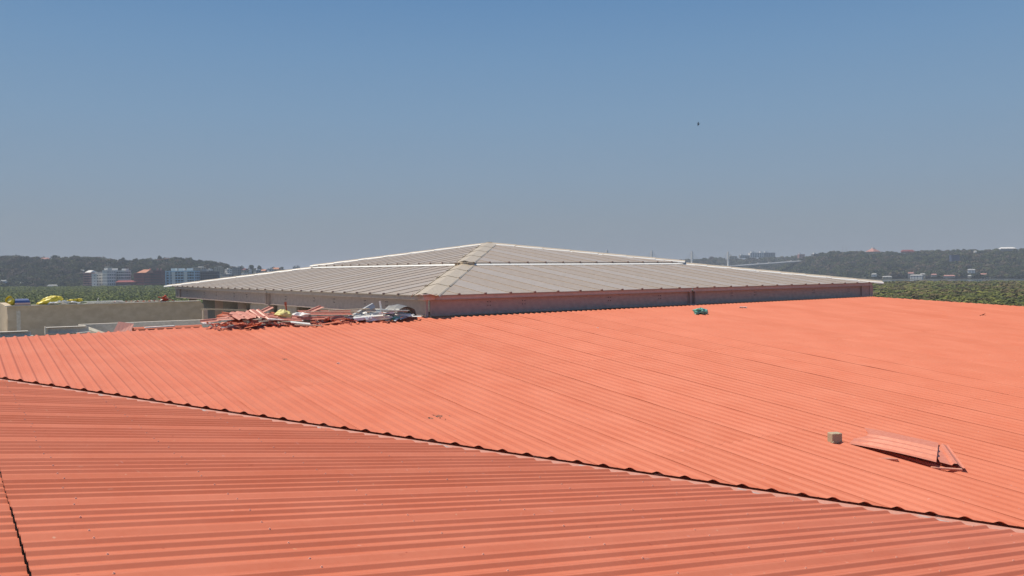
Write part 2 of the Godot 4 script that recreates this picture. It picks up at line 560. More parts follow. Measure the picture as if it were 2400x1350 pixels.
func make_skylight() -> void:
	var n := Vector3(-2.7269, CAM_Y - 0.7589, -27.0868)
	var s := thing("skylight_roof", "low grey pyramid skylight of dusty panels on a steel ring beam", "skylight", n, TURN_P)
	var pan := 1.03799
	var mid := 0.485
	for tier in 2:
		var t0: float = 0.0 if tier == 0 else mid - 0.012
		var t1: float = mid if tier == 0 else 1.0
		var lift: float = 0.0 if tier == 0 else 0.10
		for side in 2:
			var L := LU if side == 0 else LV
			var first: float = 1.12992 - pan * 2.0 if side == 0 else 0.5454 - pan
			var p := first
			var i := 0
			while p < L:
				var a := maxf(p, 0.0)
				var b := minf(p + pan, L)
				var m0 := minf(a, L - a) / (L * 0.5)
				var m1 := minf(b, L - b) / (L * 0.5)
				if maxf(m0, m1) > t0 + 0.004 and b > a + 0.02:
					skylight_panel(s, side, a, b, t0, t1, lift, M.poly if (i * 7 + tier) % 3 else M.poly_b)
				p += pan
				i += 1
	# the two faces turned away
	var st := begin()
	var ap := Vector3(LU * 0.5, APEX, -LV * 0.5)
	tri(st, Vector3(LU, 0, 0), Vector3(LU, 0, -LV), ap)
	tri(st, Vector3(LU, 0, -LV), Vector3(0, 0, -LV), ap)
	build(st, "rear_panels", M.poly, s)
	# strips along the step between the tiers
	var step_t := mid - 0.016
	for side in 2:
		var L := LU if side == 0 else LV
		var half := (LV if side == 0 else LU) * 0.5
		var d := step_t * half
		var e0 := step_t * L * 0.5 + 0.3
		var e1 := L - e0
		st = begin()
		var y := APEX * step_t
		var put := func(sv: float, dd: float, yy: float) -> Vector3:
			return Vector3(sv, yy, -dd) if side == 0 else Vector3(dd, yy, -sv)
		for q in [[-0.22, 0.02, 0.0, 0.055], [0.0, 0.055, 0.03, 0.055]]:
			quad(st, put.call(e0, d + q[0], y + q[1]), put.call(e0, d + q[2], y + q[3]), put.call(e1, d + q[2], y + q[3]), put.call(e1, d + q[0], y + q[1]))
		quad(st, put.call(e0, d - 0.22, y + 0.02), put.call(e0, d - 0.29, y - 0.025), put.call(e1, d - 0.29, y - 0.025), put.call(e1, d - 0.22, y + 0.02))
		var f := build(st, "step_flashing", M.trim, s)
		st = begin()
		quad(st, put.call(e0, d + 0.06, y), put.call(e0, d + 0.06, y + 0.11), put.call(e1, d + 0.06, y + 0.11), put.call(e1, d + 0.06, y))
		build(st, "riser", M.clip, f)
	# hips
	for c in [Vector2(0, 0), Vector2(LU, 0), Vector2(0, LV), Vector2(LU, LV)]:
		var near_hip: bool = c == Vector2.ZERO
		hip_caps(s, c, -0.012, mid - 0.01, 0.0, 4 if near_hip else 8, M.cap if near_hip else M.trim)
		hip_caps(s, c, mid - 0.015, 1.0, 0.10, 4 if near_hip else 7, M.cap if near_hip else M.trim)
	st = begin()
	for i in 4:
		var q := [Vector3(-0.5, -0.1, 0.5), Vector3(0.5, -0.1, 0.5), Vector3(0.5, -0.1, -0.5), Vector3(-0.5, -0.1, -0.5)]
		tri(st, ap + q[i] + Vector3(0, 0.17, 0), ap + q[(i + 1) % 4] + Vector3(0, 0.17, 0), ap + Vector3(0, 0.19, 0))
	build(st, "apex_cap", M.cap, s)
	st = begin()
	var hs := Vector3(LU * 0.5, APEX, -LV * 0.5) * (mid - 0.012)
	bbox(st, hs + Vector3(0, 0.02, 0), Vector3(0.62, 0.20, 0.62), 0.02)
	build(st, "step_block", M.cap, s)
	# ring beams, gutters and what stands below, along the two near sides
	for side in 2:
		var L := LU if side == 0 else LV
		var e := 25.3 if side == 0 else 29.35
		var joint := 12.36 if side == 0 else 14.05
		var r := Basis.IDENTITY if side == 0 else Basis(Vector3.UP, PI / 2)
		# local frame for boxes: x along the side, y up, z out (towards the camera)
		var put := func(st_: SurfaceTool, x0: float, x1: float, y0: float, y1: float, z0: float, z1: float) -> void:
			var c := Vector3((x0 + x1) * 0.5, (y0 + y1) * 0.5, (z0 + z1) * 0.5)
			var sz := Vector3(x1 - x0, y1 - y0, z1 - z0)
			if side == 0: box(st_, c, sz)
			else: box(st_, Vector3(-c.z, c.y, -c.x), Vector3(sz.z, sz.y, sz.x))
		var spans := [[0.12, joint - 0.09], [joint + 0.10, e]]
		for sp in spans:
			st = begin()
			# gutter: back, floor, front face, turned lip
			put.call(st, sp[0] - 0.1, sp[1], -0.165, -0.045, 0.105, 0.115)
			put.call(st, sp[0] - 0.1, sp[1], -0.178, -0.166, -0.10, 0.135)
			put.call(st, sp[0] - 0.1, sp[1], -0.055, -0.043, 0.09, 0.104)
			build(st, "gutter", M.fascia, s)
			st = begin()
			put.call(st, sp[0], sp[1], -0.66, -0.18, -0.035, -0.02)
			put.call(st, sp[0], sp[1], -0.685, -0.661, -0.12, 0.02)
			var bm := build(st, "beam", M.steel, s)
			st = begin()
			for q in [0.19, 0.31, 0.5, 0.64, 0.86]:
				if side == 0 and q == 0.5: continue
				var x: float = lerpf(sp[0], sp[1], q)
				for bx in [-0.05, 0.05]:
					for by in [-0.30, -0.42]:
						put.call(st, x + bx - 0.014, x + bx + 0.014, by - 0.014, by + 0.014, -0.02, -0.004)
			build(st, "bolts", M.bolt, bm)
		st = begin()
		put.call(st, joint - 0.16, joint - 0.14, -0.70, -0.16, -0.02, 0.10)
		put.call(st, joint + 0.14, joint + 0.16, -0.70, -0.16, -0.02, 0.10)
		put.call(st, joint - 0.14, joint + 0.14, -0.70, -0.14, -0.045, -0.02)
		put.call(st, joint - 0.22, joint + 0.22, -0.725, -0.702, -0.1, 0.12)
		put.call(st, joint - 0.12, joint + 0.12, -1.6, -0.727, -0.20, 0.02)
		build(st, "column", M.steel_light, s)
		# end plate at the far corner
		st = begin()
		put.call(st, e - 0.75, e - 0.70, -0.66, -0.18, -0.02, 0.05)
		put.call(st, e, e + 0.30, -0.70, -0.16, -0.30, 0.0)
		build(st, "end_plate", M.steel_light, s)
		# infill below the beam
		st = begin()
		if side == 0:
			for sp in [[0.2, 7.6], [8.75, 11.75], [12.55, 25.2]]: put.call(st, sp[0], sp[1], -2.4, -0.687, -0.22, -0.10)
		else:
			for sp in [[0.2, 9.6], [11.1, 13.3], [14.25, 16.55], [16.55, 23.9]]:
				var lower: bool = sp[0] > 16.0
				put.call(st, sp[0], sp[1], -2.6, -1.32 if lower else -0.687, -0.9 if lower else -0.24, -0.78 if lower else -0.12)
			# cut panel with a rounded top corner
			for q in 6:
				var a0 := q / 6.0 * PI / 2
				put.call(st, 16.55 + 0.32 * sin(a0), 16.55 + 0.32 * sin(a0 + PI / 12), -1.32, -0.70 - 0.0 * q - 0.28 * (1.0 - cos(a0)), -0.24, -0.12)
		build(st, "infill_wall", M.wall_grey, s)
		st = begin()
		put.call(st, 0.2, e, -0.705, -0.688, -0.02, 0.03)
		build(st, "beam_lip", M.steel_light, s)
		st = begin()
		put.call(st, 0.2, e, -2.4, -0.69, -1.6, -1.5)
		build(st, "inner_wall", M.wall_grey, s)
		if side == 1:
			for x in [18.5, 22.2, 27.0]:
				st = begin()
				put.call(st, x - 0.16, x - 0.14, -2.2, -0.70, -0.45, -0.12)
				put.call(st, x + 0.14, x + 0.16, -2.2, -0.70, -0.45, -0.12)
				put.call(st, x - 0.14, x + 0.14, -2.2, -0.70, -0.29, -0.27)
				build(st, "column", M.steel, s)
	# near corner: post, gutter corner box
	st = begin()
	box(st, Vector3(-0.01, -0.45, 0.005), Vector3(0.09, 0.62, 0.09))
	box(st, Vector3(0.15, -0.45, -0.012), Vector3(0.05, 0.58, 0.05))
	build(st, "corner_post", M.steel_light, s)
	st = begin()
	bbox(st, Vector3(-0.02, -0.105, 0.02), Vector3(0.42, 0.15, 0.42), 0.02)
	bbox(st, Vector3(-0.02, 0.0, 0.02), Vector3(0.56, 0.05, 0.56), 0.015)
	build(st, "gutter_corner", M.fascia, s)

# ---------------------------------------------------------------- concrete tank house, curb, loose steel
func lump(st: SurfaceTool, c: Vector3, r: Vector3, seed_: float, rough: float, nu := 12, nv := 7, b := Basis.IDENTITY, floor_y := -99.0) -> void:
	var rows := []
	for i in nv + 1:
		var row := PackedVector3Array()
		var th := PI * i / nv
		for j in nu + 1:
			var ph := TAU * (j % nu) / nu
			var d := Vector3(sin(th) * cos(ph), cos(th), sin(th) * sin(ph))
			var k := 1.0 + rough * noise.get_noise_3d(d.x * 60.0 + seed_ * 97.0, d.y * 60.0, d.z * 60.0 + seed_ * 31.0) * 2.0
			var p := c + b * (d * r * k)
			p.y = maxf(p.y, floor_y)
			row.append(p)
		rows.append(row)
	sheet(st, rows)

# crumpled flat piece: a grid of size w x d with folds
func crumple(st: SurfaceTool, c: Vector3, w: float, d: float, fold: float, seed_: float, b := Basis.IDENTITY, n := 8) -> void:
	var rows := []
	for i in n + 1:
		var row := PackedVector3Array()
		for j in n + 1:
			var x := (float(i) / n - 0.5) * w
			var z := (float(j) / n - 0.5) * d
			var y := fold * 2.0 * (noise.get_noise_3d(x * 90.0 / w + seed_ * 53.0, seed_ * 17.0, z * 90.0 / d) + 0.35)
			var e := 1.0 + 0.25 * noise.get_noise_2d(i * 25.0 + seed_ * 7.0, j * 25.0)
			row.append(c + b * Vector3(x * e, maxf(y, 0.004), z * e))
		rows.append(row)
	sheet(st, rows)

# a broken piece of ribbed roof sheet, ribs along local x, with a torn outline
func scrap(st: SurfaceTool, c: Vector3, length: float, ribs: int, b: Basis, tear := 0.08, bow := 0.0, seed_ := 1.0) -> void:
	var prof := profile(RIB_B, ribs, false)
	var rows := []
	for q in prof:
		var row := PackedVector3Array()
		for i in 7:
			var t := i / 6.0
			var e := tear * noise.get_noise_2d(q[0] * 160.0 + seed_ * 71.0, 5.0 if t > 0.5 else 90.0) * (2.0 if t == 0.0 or t == 1.0 else 0.0)
			var x := (t - 0.5) * length + e
			row.append(c + b * Vector3(x, q[1] + bow * (1.0 - pow(2.0 * t - 1.0, 2.0)), q[0] - ribs * RIB_B * 0.5))
		rows.append(row)
	sheet(st, rows)

func turn(x: float, y: float, z: float) -> Basis:
	return Basis(Vector3.UP, deg_to_rad(y)) * Basis(Vector3.RIGHT, deg_to_rad(x)) * Basis(Vector3.BACK, deg_to_rad(z))

func make_terrace() -> void:
	# the tank house: long shaded wall, lit end, slab on top
	var t := thing("concrete_tank_house", "long plain brown plastered wall of a tank house, cut corner at its right end", "building", rp(2.31, 43.7, -14.0), TURN)
	var st := begin()
	var h := 14.0 - 1.42
	# front face polygon with the cut corner, extruded back
	var poly := [Vector2(0, 0), Vector2(0, h), Vector2(8.25, h), Vector2(8.42, h - 0.16), Vector2(8.42, 0)]
	for i in poly.size():
		var a: Vector2 = poly[i]
		var b: Vector2 = poly[(i + 1) % poly.size()]
		quad(st, Vector3(a.x, a.y, 0), Vector3(b.x, b.y, 0), Vector3(b.x, b.y, -0.3), Vector3(a.x, a.y, -0.3))
	for z in [0.0, -0.3]:
		for i in range(1, poly.size() - 1):
			tri(st, Vector3(poly[0].x, poly[0].y, z), Vector3(poly[i].x, poly[i].y, z), Vector3(poly[i + 1].x, poly[i + 1].y, z))
	# return wall at the left end, with a narrow opening
	box(st, Vector3(0.15, h * 0.5 - 0.005, -0.385), Vector3(0.28, h - 0.01, 0.16))
	box(st, Vector3(0.15, (h - 1.33) * 0.5, -0.625), Vector3(0.28, h - 1.33, 0.32))
	box(st, Vector3(0.15, h - 0.29, -0.625), Vector3(0.28, 0.56, 0.32))
	box(st, Vector3(0.15, h * 0.5 - 0.005, -3.84), Vector3(0.28, h - 0.01, 6.10))
	build(st, "wall", M.plaster, t)
	st = begin()
	box(st, Vector3(4.08, h + 0.021, -0.15), Vector3(8.36, 0.036, 0.42))
	build(st, "coping", M.concrete_light, t)
	st = begin()
	crumple(st, Vector3(0.42, h - 0.75, 0.004), 0.16, 1.1, 0.004, 3.0, Basis(Vector3.RIGHT, PI / 2), 10)
	build(st, "pale_patch", M.concrete_light, t)
	# flat roof deck between the buildings
	st = begin()
	box(st, Vector3(0, 0, 0), Vector3(34.0, 0.3, 24.0))
	var deck := build(st, "roof_deck", M.concrete)
	deck.position = rp(2.0, 35.6, -3.45)
	deck.rotation.y = TURN
	tag(deck, "", "", "", "structure")
	# low curb round an opening
	var c := thing("concrete_curb", "low concrete curb round an opening, in front of the tank house", "curb", rp(3.6, 30.2, -3.30), TURN)
	st = begin()
	bbox(st, Vector3(2.4, 0.845, -0.08), Vector3(4.9, 1.69, 0.16), 0.012)
	build(st, "back_wall", M.concrete_light, c)
	st = begin()
	bbox(st, Vector3(0.03, 0.83, 3.0), Vector3(0.18, 1.66, 5.98), 0.012)
	build(st, "side_wall", M.concrete, c)
	st = begin()
	bbox(st, Vector3(2.4, 0.9, 3.0), Vector3(4.5, 0.1, 5.9), 0.012)
	build(st, "floor_slab", M.concrete_light, c)
	# steel I-beams lying on blocks along the roof edge
	var specs := [
		["galvanised steel beam lying at the left edge of the picture", -1.4, 26.1, 3.36, 0.13],
		["galvanised steel beam with an end plate, just left of the concrete curb", 2.30, 26.6, 1.12, 0.17]]
	for k in 2:
		var q = specs[k]
		var o := thing("steel_beam", q[0], "beam", rp(q[1], q[2], -1.81), TURN - 0.02, "steel beams by the roof edge")
		st = begin()
		var d: float = q[4]
		var yb := 0.17
		bbox(st, Vector3(q[3] * 0.5, yb, 0.02), Vector3(q[3], 0.014, 0.22), 0.004)
		build(st, "lower_flange", M.galv, o)
		st = begin()
		bbox(st, Vector3(q[3] * 0.5 - 0.06, yb + d, 0), Vector3(q[3] - 0.12, 0.014, 0.20), 0.004)
		build(st, "upper_flange", M.galv, o)
		st = begin()
		box(st, Vector3(q[3] * 0.5, yb + d * 0.5, 0), Vector3(q[3] - 0.1, d - 0.016, 0.012))
		build(st, "web", M.galv, o)
		st = begin()
		for x in [0.35, q[3] - 0.35]: box(st, Vector3(x, -0.665, 0), Vector3(0.16, 1.65, 0.24))
		build(st, "support_pier", M.concrete, o)
		if k == 1:
			st = begin()
			bbox(st, Vector3(-0.01, yb + d * 0.5, 0.0), Vector3(0.016, d + 0.05, 0.24), 0.004)
			build(st, "end_plate", M.galv, o)
	var pipe := thing("pipe_offcut", "short pale pipe offcut lying against the corner of the concrete curb", "pipe", rp(3.02, 26.3, -1.68), TURN)
	st = begin()
	tube(st, Vector3(0, 0.02, 0), Vector3(0.34, 0.045, 0.02), 0.032, 0.032, 12)
	build(st, "barrel", M.concrete_light, pipe)
	# rail and post where the tank house meets the skylight
	var rail := thing("timber_rail", "pale timber rail with a thin post under the skylight's left beam", "rail", rp(9.75, 40.0, -2.45), TURN)
	st = begin()
	box(st, Vector3(1.0, 0.74, 0.0), Vector3(2.1, 0.07, 0.05), Basis(Vector3.BACK, -0.065))
	build(st, "rail_bar", M.timber, rail)
	st = begin()
	box(st, Vector3(0.06, 0.37, -0.04), Vector3(0.05, 0.78, 0.05))
	build(st, "post", M.timber, rail)
	st = begin()
	box(st, Vector3(0.24, 0.36, -0.5), Vector3(0.20, 0.76, 0.2))
	build(st, "stub_column", M.steel, rail)
	# ---- things left on the tank house's slab
	var ty := -1.372
	var drum := thing("yellow_bucket", "yellow plastic bucket lying with its mouth towards the camera, on the wall top", "bucket", rp(2.42, 43.84, ty + 0.04), -0.15)
	drum.rotation.x = -0.45
	st = begin()
	tube(st, Vector3(0, 0.17, 0.16), Vector3(0, 0.15, -0.14), 0.165, 0.14, 18, false)
	build(st, "body", M.yellow, drum)
	st = begin()
	tube(st, Vector3(0, 0.17, 0.165), Vector3(0, 0.17, 0.14), 0.175, 0.175, 18, false)
	build(st, "rim", M.yellow, drum)
	st = begin()
	tube(st, Vector3(0, 0.168, 0.10), Vector3(0, 0.167, 0.09), 0.10, 0.10, 18, true)
	tube(st, Vector3(0, 0.165, 0.05), Vector3(0, 0.165, 0.045), 0.158, 0.158, 18, true)
	build(st, "inner_base", M.yellow_pale, drum)
	var roll := thing("blue_container", "blue plastic container with a pale pink lower half, beside the yellow bucket", "container", rp(2.60, 43.85, ty), TURN)
	st = begin()
	hexa(st, [Vector3(0, 0.0, 0.12), Vector3(0.60, 0.0, 0.12), Vector3(0.60, 0.0, -0.16), Vector3(0, 0.0, -0.16), Vector3(0.0, 0.105, 0.14), Vector3(0.61, 0.105, 0.14), Vector3(0.61, 0.105, -0.18), Vector3(0.0, 0.105, -0.18)])
	build(st, "lower_half", M.pink, roll)
	st = begin()
	hexa(st, [Vector3(0, 0.106, 0.15), Vector3(0.60, 0.106, 0.15), Vector3(0.60, 0.106, -0.19), Vector3(0, 0.106, -0.19), Vector3(0.02, 0.21, 0.10), Vector3(0.57, 0.21, 0.10), Vector3(0.57, 0.21, -0.14), Vector3(0.02, 0.21, -0.14)])
	hexa(st, [Vector3(0.02, 0.21, 0.10), Vector3(0.57, 0.21, 0.10), Vector3(0.57, 0.21, -0.14), Vector3(0.02, 0.21, -0.14), Vector3(0.03, 0.285, 0.0), Vector3(0.52, 0.285, 0.0), Vector3(0.52, 0.285, -0.05), Vector3(0.03, 0.285, -0.05)])
	build(st, "upper_half", M.blue, roll)
	var sack := thing("yellow_sack", "large slumped yellow sack on the wall top, beside the blue container", "sack", rp(3.98, 43.95, ty), TURN)
	st = begin()
	lump(st, Vector3(0.05, 0.17, 0), Vector3(0.42, 0.19, 0.26), 1.0, 0.22, 18, 10, Basis(Vector3.BACK, 0.30), 0.002)
	lump(st, Vector3(0.36, 0.27, 0.02), Vector3(0.20, 0.11, 0.16), 2.0, 0.35, 12, 7, Basis(Vector3.BACK, -0.35), 0.002)
	lump(st, Vector3(-0.34, 0.07, 0.03), Vector3(0.20, 0.08, 0.16), 3.0, 0.25, 12, 7, Basis(Vector3.BACK, 0.35), 0.002)
	build(st, "body", M.yellow, sack)
	var rag := thing("yellow_rag", "small crumpled yellow plastic piece right of the large yellow sack", "rag", rp(4.98, 43.95, ty), TURN)
	st = begin()
	crumple(st, Vector3(0.0, 0.08, 0), 0.55, 0.3, 0.09, 5.0)
	lump(st, Vector3(0.24, 0.17, 0.0), Vector3(0.13, 0.07, 0.1), 7.0, 0.3)
	lump(st, Vector3(-0.05, 0.05, -0.03), Vector3(0.16, 0.07, 0.1), 8.0, 0.3)
	build(st, "body", M.yellow, rag)
	var wp := thing("white_plastic_sheet", "crumpled white plastic sheeting spread under the yellow sack", "plastic sheet", rp(4.55, 43.78, ty), TURN)
	st = begin()
	crumple(st, Vector3(0, 0, 0.04), 1.25, 0.36, 0.085, 11.0, Basis.IDENTITY, 14)
	crumple(st, Vector3(0.1, 0.04, 0.08), 0.7, 0.25, 0.09, 13.0, Basis(Vector3.UP, 0.4), 10)
	build(st, "body", M.white_plastic, wp)
	for k in 2:
		var pl := thing("white_plank", ["upper of the two long white boards lying on the wall top", "lower of the two long white boards lying on the wall top"][k], "board", rp(5.25 + k * 0.2, 43.92 - k * 0.12, ty), TURN, "boards on the wall top")
		st = begin()
		bbox(st, Vector3(0.85, 0.03 + (0.045 if k == 0 else 0.0), 0), Vector3(1.9 - k * 0.3, 0.028, 0.14), 0.004, Basis(Vector3.BACK, 0.008))
		build(st, "board", M.white_board, pl)
	var wire := thing("bent_strip", "thin bent pale strip standing up from the wall top", "strip", rp(5.98, 43.9, ty), TURN)
	st = begin()
	path_tube(st, [Vector3(0.08, 0.0, 0), Vector3(0.03, 0.05, 0), Vector3(-0.01, 0.12, 0), Vector3(0.0, 0.19, 0), Vector3(0.04, 0.25, 0)], 0.014, 5)
	build(st, "strip", M.white_board, wire)
	for k in 26:
		var x := 6.6 + k * 0.085 + rng.randf_range(-0.03, 0.03)
		st = begin()
		lump(st, Vector3(0, 0.03, 0), Vector3(rng.randf_range(0.03, 0.09), rng.randf_range(0.025, 0.06), 0.05), k + 20.0, 0.5, 7, 5, Basis.IDENTITY, 0.0)
		var rb := build(st, "rubble_chip", [M.concrete, M.red_scrap, M.concrete_light][k % 3])
		rb.position = rp(x, 43.82 + rng.randf_range(-0.06, 0.1), ty)
		tag(rb, "small chip of rubble in the row along the wall top", "rubble", "rubble chips on the wall top")
	# red and white heap at the wall's right end
	var hb := [[8.78, 0.0, 0.42, 20.0, M.white_board, "white board slanting at the foot of the small red heap on the wall"], [8.86, 0.10, 0.45, -16.0, M.red_bright, "bright red flat strip slanting across the small heap on the wall"], [9.12, 0.06, 0.60, -24.0, M.red_scrap, "dull red strip lying over the right side of the small heap on the wall"], [9.2, 0.02, 0.55, -20.0, M.white_board, "white strip sloping down the right side of the small heap on the wall"]]
	for q in hb:
		var o := thing("trim_strip", q[5], "strip", rp(q[0], 43.95, ty), TURN, "strips heaped at the wall end")
		st = begin()
		bbox(st, Vector3(0, 0.06 + q[1], q[1] * 0.8), Vector3(q[2], 0.02, 0.16), 0.004, turn(0, 8, q[3]))
		build(st, "strip", q[4], o)
	var lumpy := thing("red_bundle", "bright red knotted bundle on top of the small heap at the wall end", "bundle", rp(8.98, 44.0, ty), TURN)
	st = begin()
	lump(st, Vector3(0, 0.10, 0), Vector3(0.14, 0.11, 0.12), 41.0, 0.6, 10, 7, Basis.IDENTITY, 0.0)
	lump(st, Vector3(0.0, 0.23, 0), Vector3(0.06, 0.07, 0.06), 42.0, 0.5, 8, 6)
	build(st, "bundle", M.red_bright, lumpy)

# ---------------------------------------------------------------- scrap on and beside the far slope's edge
func on_b(u: float, v: float, up := 0.0) -> Vector3: return rp(u, v, roof_y_b(v) + up)

func scrap_piece(u: float, v: float, up: float, along: Vector3, across: Vector3, ribs: int, m: Material, label: String, group: String, sd: float) -> void:
	var o := thing("broken_roof_sheet", label, "roof sheet", on_b(u, v, up), TURN, group)
	var x := along.normalized()
	var y := across.cross(x).normalized()
	var st := begin()
	scrap(st, Vector3(0, 0.01, 0), along.length(), ribs, Basis(x, y, x.cross(y)), 0.09, 0.0, sd)
	build(st, "sheet", m, o)

func strip_piece(u: float, v: float, up: float, size: Vector3, rx: float, ry: float, rz: float, m: Material, called: String, label: String, category: String, group := "") -> void:
	var o := thing(called, label, category, on_b(u, v, up), TURN, group)
	var st := begin()
	bbox(st, Vector3.ZERO, size, minf(size.y, size.z) * 0.2, turn(rx, ry, rz))
	build(st, "bar", m, o)

func make_scrap() -> void:
	var st: SurfaceTool
	# panel standing on edge at the curb, with its pale edge
	var p := thing("salmon_panel", "salmon ribbed panel standing on its edge beside the concrete curb", "panel", rp(3.72, 24.35, -1.62), TURN)
	st = begin()
	hexa(st, [Vector3(-0.10, 0, 0.0), Vector3(0.40, 0.0, -0.12), Vector3(0.56, 0.25, -0.62), Vector3(0.16, 0.33, -0.52), Vector3(-0.10, -0.03, -0.04), Vector3(0.40, -0.03, -0.16), Vector3(0.56, 0.22, -0.66), Vector3(0.16, 0.30, -0.56)])
	build(st, "board", M.panel_pink, p)
	for k in 5:
		st = begin()
		var x := 0.04 + k * 0.085
		tube(st, Vector3(x - 0.03, 0.02, -0.04 - x * 0.24), Vector3(x + 0.17, 0.31 - x * 0.18, -0.50 - x * 0.25), 0.002, 0.002, 5)
		build(st, "rib", M.panel_pink, p)
	# long red flashing lying along the edge, open end towards the left
	p = thing("ridge_flashing", "long red folded flashing lying along the roof edge, its open end at the left", "flashing", rp(4.15, 24.35, -1.66), TURN)
	st = begin()
	var rows := []
	for x in [0.0, 0.6, 1.2, 1.75]:
		var row := PackedVector3Array()
		for q in [[0.16, 0.03], [0.14, 0.17], [0.08, 0.215], [-0.03, 0.225], [-0.14, 0.18], [-0.16, 0.03]]: row.append(Vector3(x, q[1] + x * 0.012 - 0.02 * float(x > 1.0), q[0]))
		rows.append(row)
	sheet(st, rows)
	build(st, "fold", M.red_1, p)
	strip_piece(4.75, 24.0, 0.05, Vector3(0.75, 0.03, 0.12), 0, 2, 1, M.white_board, "white_batten", "white batten half hidden under the long red flashing", "batten")
	# the long heap: broken sheets
	var g := "broken red sheets in the long heap"
	var common := "broken red roof sheet tangled in the long heap at the roof edge"
	var first := [
		[6.95, 23.7, 0.33, Vector3(0.12, -0.16, 0.70), Vector3(0.62, 0.04, 0.0), 3, "broken red ribbed sheet on top of the long heap, ribs towards the camera"],
		[7.40, 23.80, 0.33, Vector3(0.15, -0.24, 0.60), Vector3(0.45, -0.08, 0.0), 2, "red ribbed sheet tilted forward beside the yellow foam"],
		[7.55, 24.0, 0.33, Vector3(0.55, 0.22, -0.10), Vector3(0.04, -0.08, 0.20), 1, "narrow red strip of sheet rising to the right behind the yellow foam"],
		[8.95, 24.0, 0.28, Vector3(0.62, 0.22, 0.0), Vector3(0.0, -0.12, 0.24), 1, "red sheet corner pointing up in front of the skylight beam"],
		[9.30, 23.85, 0.25, Vector3(1.60, -0.05, 0.10), Vector3(0.0, -0.10, 0.40), 2, "long flat red sheet under the upward-pointing red corner"],
		[9.05, 23.55, 0.13, Vector3(1.40, 0.0, 0.12), Vector3(0.05, -0.12, 0.25), 1, "red sheet lying along the front of the long heap's right part"],
		[6.55, 23.70, 0.24, Vector3(0.60, 0.03, 0.30), Vector3(-0.15, -0.12, 0.40), 2, "dark-gapped red sheet under the top sheet of the long heap"],
		[7.95, 23.55, 0.20, Vector3(0.90, -0.10, 0.20), Vector3(0.05, -0.12, 0.35), 2, "red sheet below the yellow foam in the long heap"]]
	var sd := 1.0
	for q in first:
		scrap_piece(q[0], q[1], q[2], q[3], q[4], q[5], M.red_scrap, q[6], g, sd)
		sd += 1.0
	for k in 30:
		var u := rng.randf_range(5.9, 8.1) if k < 18 else rng.randf_range(8.1, 11.0)
		var vv := rng.randf_range(23.2, 23.95)
		var top := 0.30 if k < 18 else 0.15
		var a := rng.randf_range(-0.6, 0.6)
		var L := rng.randf_range(0.3, 0.7)
		scrap_piece(u, vv, rng.randf_range(0.02, top) * clampf((vv - 23.1) * 1.5, 0.15, 1.0), Vector3(cos(a), rng.randf_range(-0.22, 0.22), sin(a)) * L, Vector3(-sin(a), rng.randf_range(-0.5, 0.1), cos(a)), 1 + int(k % 3 == 0), M.red_scrap if k % 3 else M["red_%d" % (k % 4)], common, g, 7.0 + k)
	# curls and small torn bits
	for k in 34:
		var u := rng.randf_range(5.9, 8.0) if k < 22 else rng.randf_range(8.6, 11.2)
		var vv := rng.randf_range(23.05, 23.6)
		st = begin()
		crumple(st, Vector3.ZERO, rng.randf_range(0.10, 0.26), rng.randf_range(0.05, 0.14), 0.05, 60.0 + k, turn(rng.randf_range(-20, 50), rng.randf_range(0, 180), 0), 5)
		var o := build(st, "torn_bit", [M.red_scrap, M.red_2, M.red_0, M.gutter_red][k % 4])
		o.position = on_b(u, vv, rng.randf_range(0.02, 0.14))
		o.rotation.y = TURN
		tag(o, "small torn bit of red sheet among the long heap", "sheet bit", "torn bits in the long heap")
	# timber, plastic and paper in the heap
	strip_piece(8.0, 23.5, 0.17, Vector3(1.05, 0.03, 0.10), 10, 4, -5, M.white_board, "white_batten", "white batten across the middle of the long heap", "batten")
	strip_piece(8.35, 23.25, 0.10, Vector3(0.55, 0.025, 0.14), 14, -10, -8, M.white_board, "white_batten", "short white batten at the front of the long heap", "batten")
	strip_piece(9.45, 23.6, 0.33, Vector3(1.75, 0.03, 0.09), 0, 5, -2.5, M.timber, "timber_batten", "long pale timber batten on the right part of the long heap", "batten")
	strip_piece(10.1, 23.9, 0.34, Vector3(1.3, 0.03, 0.09), 0, 0, 0.5, M.timber, "timber_batten", "pale timber batten running towards the white pile", "batten")
	strip_piece(8.5, 23.05, 0.06, Vector3(0.75, 0.03, 0.09), 0, -18, -3, M.timber, "timber_batten", "pale timber batten pointing down the roof in front of the yellow foam", "batten")
	strip_piece(5.95, 23.6, 0.14, Vector3(0.42, 0.02, 0.12), 10, 10, -6, M.white_plastic, "white_offcut", "white offcut at the left end of the long heap", "offcut", "white offcuts at the heap's left end")
	strip_piece(6.3, 23.4, 0.05, Vector3(0.26, 0.02, 0.10), 0, 30, 4, M.white_plastic, "white_offcut", "small white offcut lying low at the heap's left end", "offcut", "white offcuts at the heap's left end")
	var o := thing("yellow_foam", "pale yellow foam lump in the middle of the long heap", "foam", on_b(8.02, 23.75, 0.10), TURN)
	st = begin()
	lump(st, Vector3(0, 0.16, 0), Vector3(0.24, 0.17, 0.2), 51.0, 0.25, 14, 8, Basis(Vector3.BACK, -0.15), -0.1)
	build(st, "lump", M.yellow_pale, o)
	o = thing("grey_plastic_bag", "grey white plastic bag between the yellow foam and the timber battens", "bag", on_b(8.55, 23.8, 0.16), TURN)
	st = begin()
	lump(st, Vector3(0, 0.07, 0), Vector3(0.26, 0.08, 0.14), 53.0, 0.5, 14, 8)
	build(st, "bag", M.white_plastic, o)
	o = thing("red_ribbon", "thin red ribbon of sheet sticking up before the skylight beam", "ribbon", on_b(8.30, 24.35, 0.30), TURN)
	st = begin()
	crumple(st, Vector3(0, 0.12, 0), 0.07, 0.30, 0.03, 57.0, turn(80, 10, 0), 6)
	build(st, "ribbon", M.red_2, o)
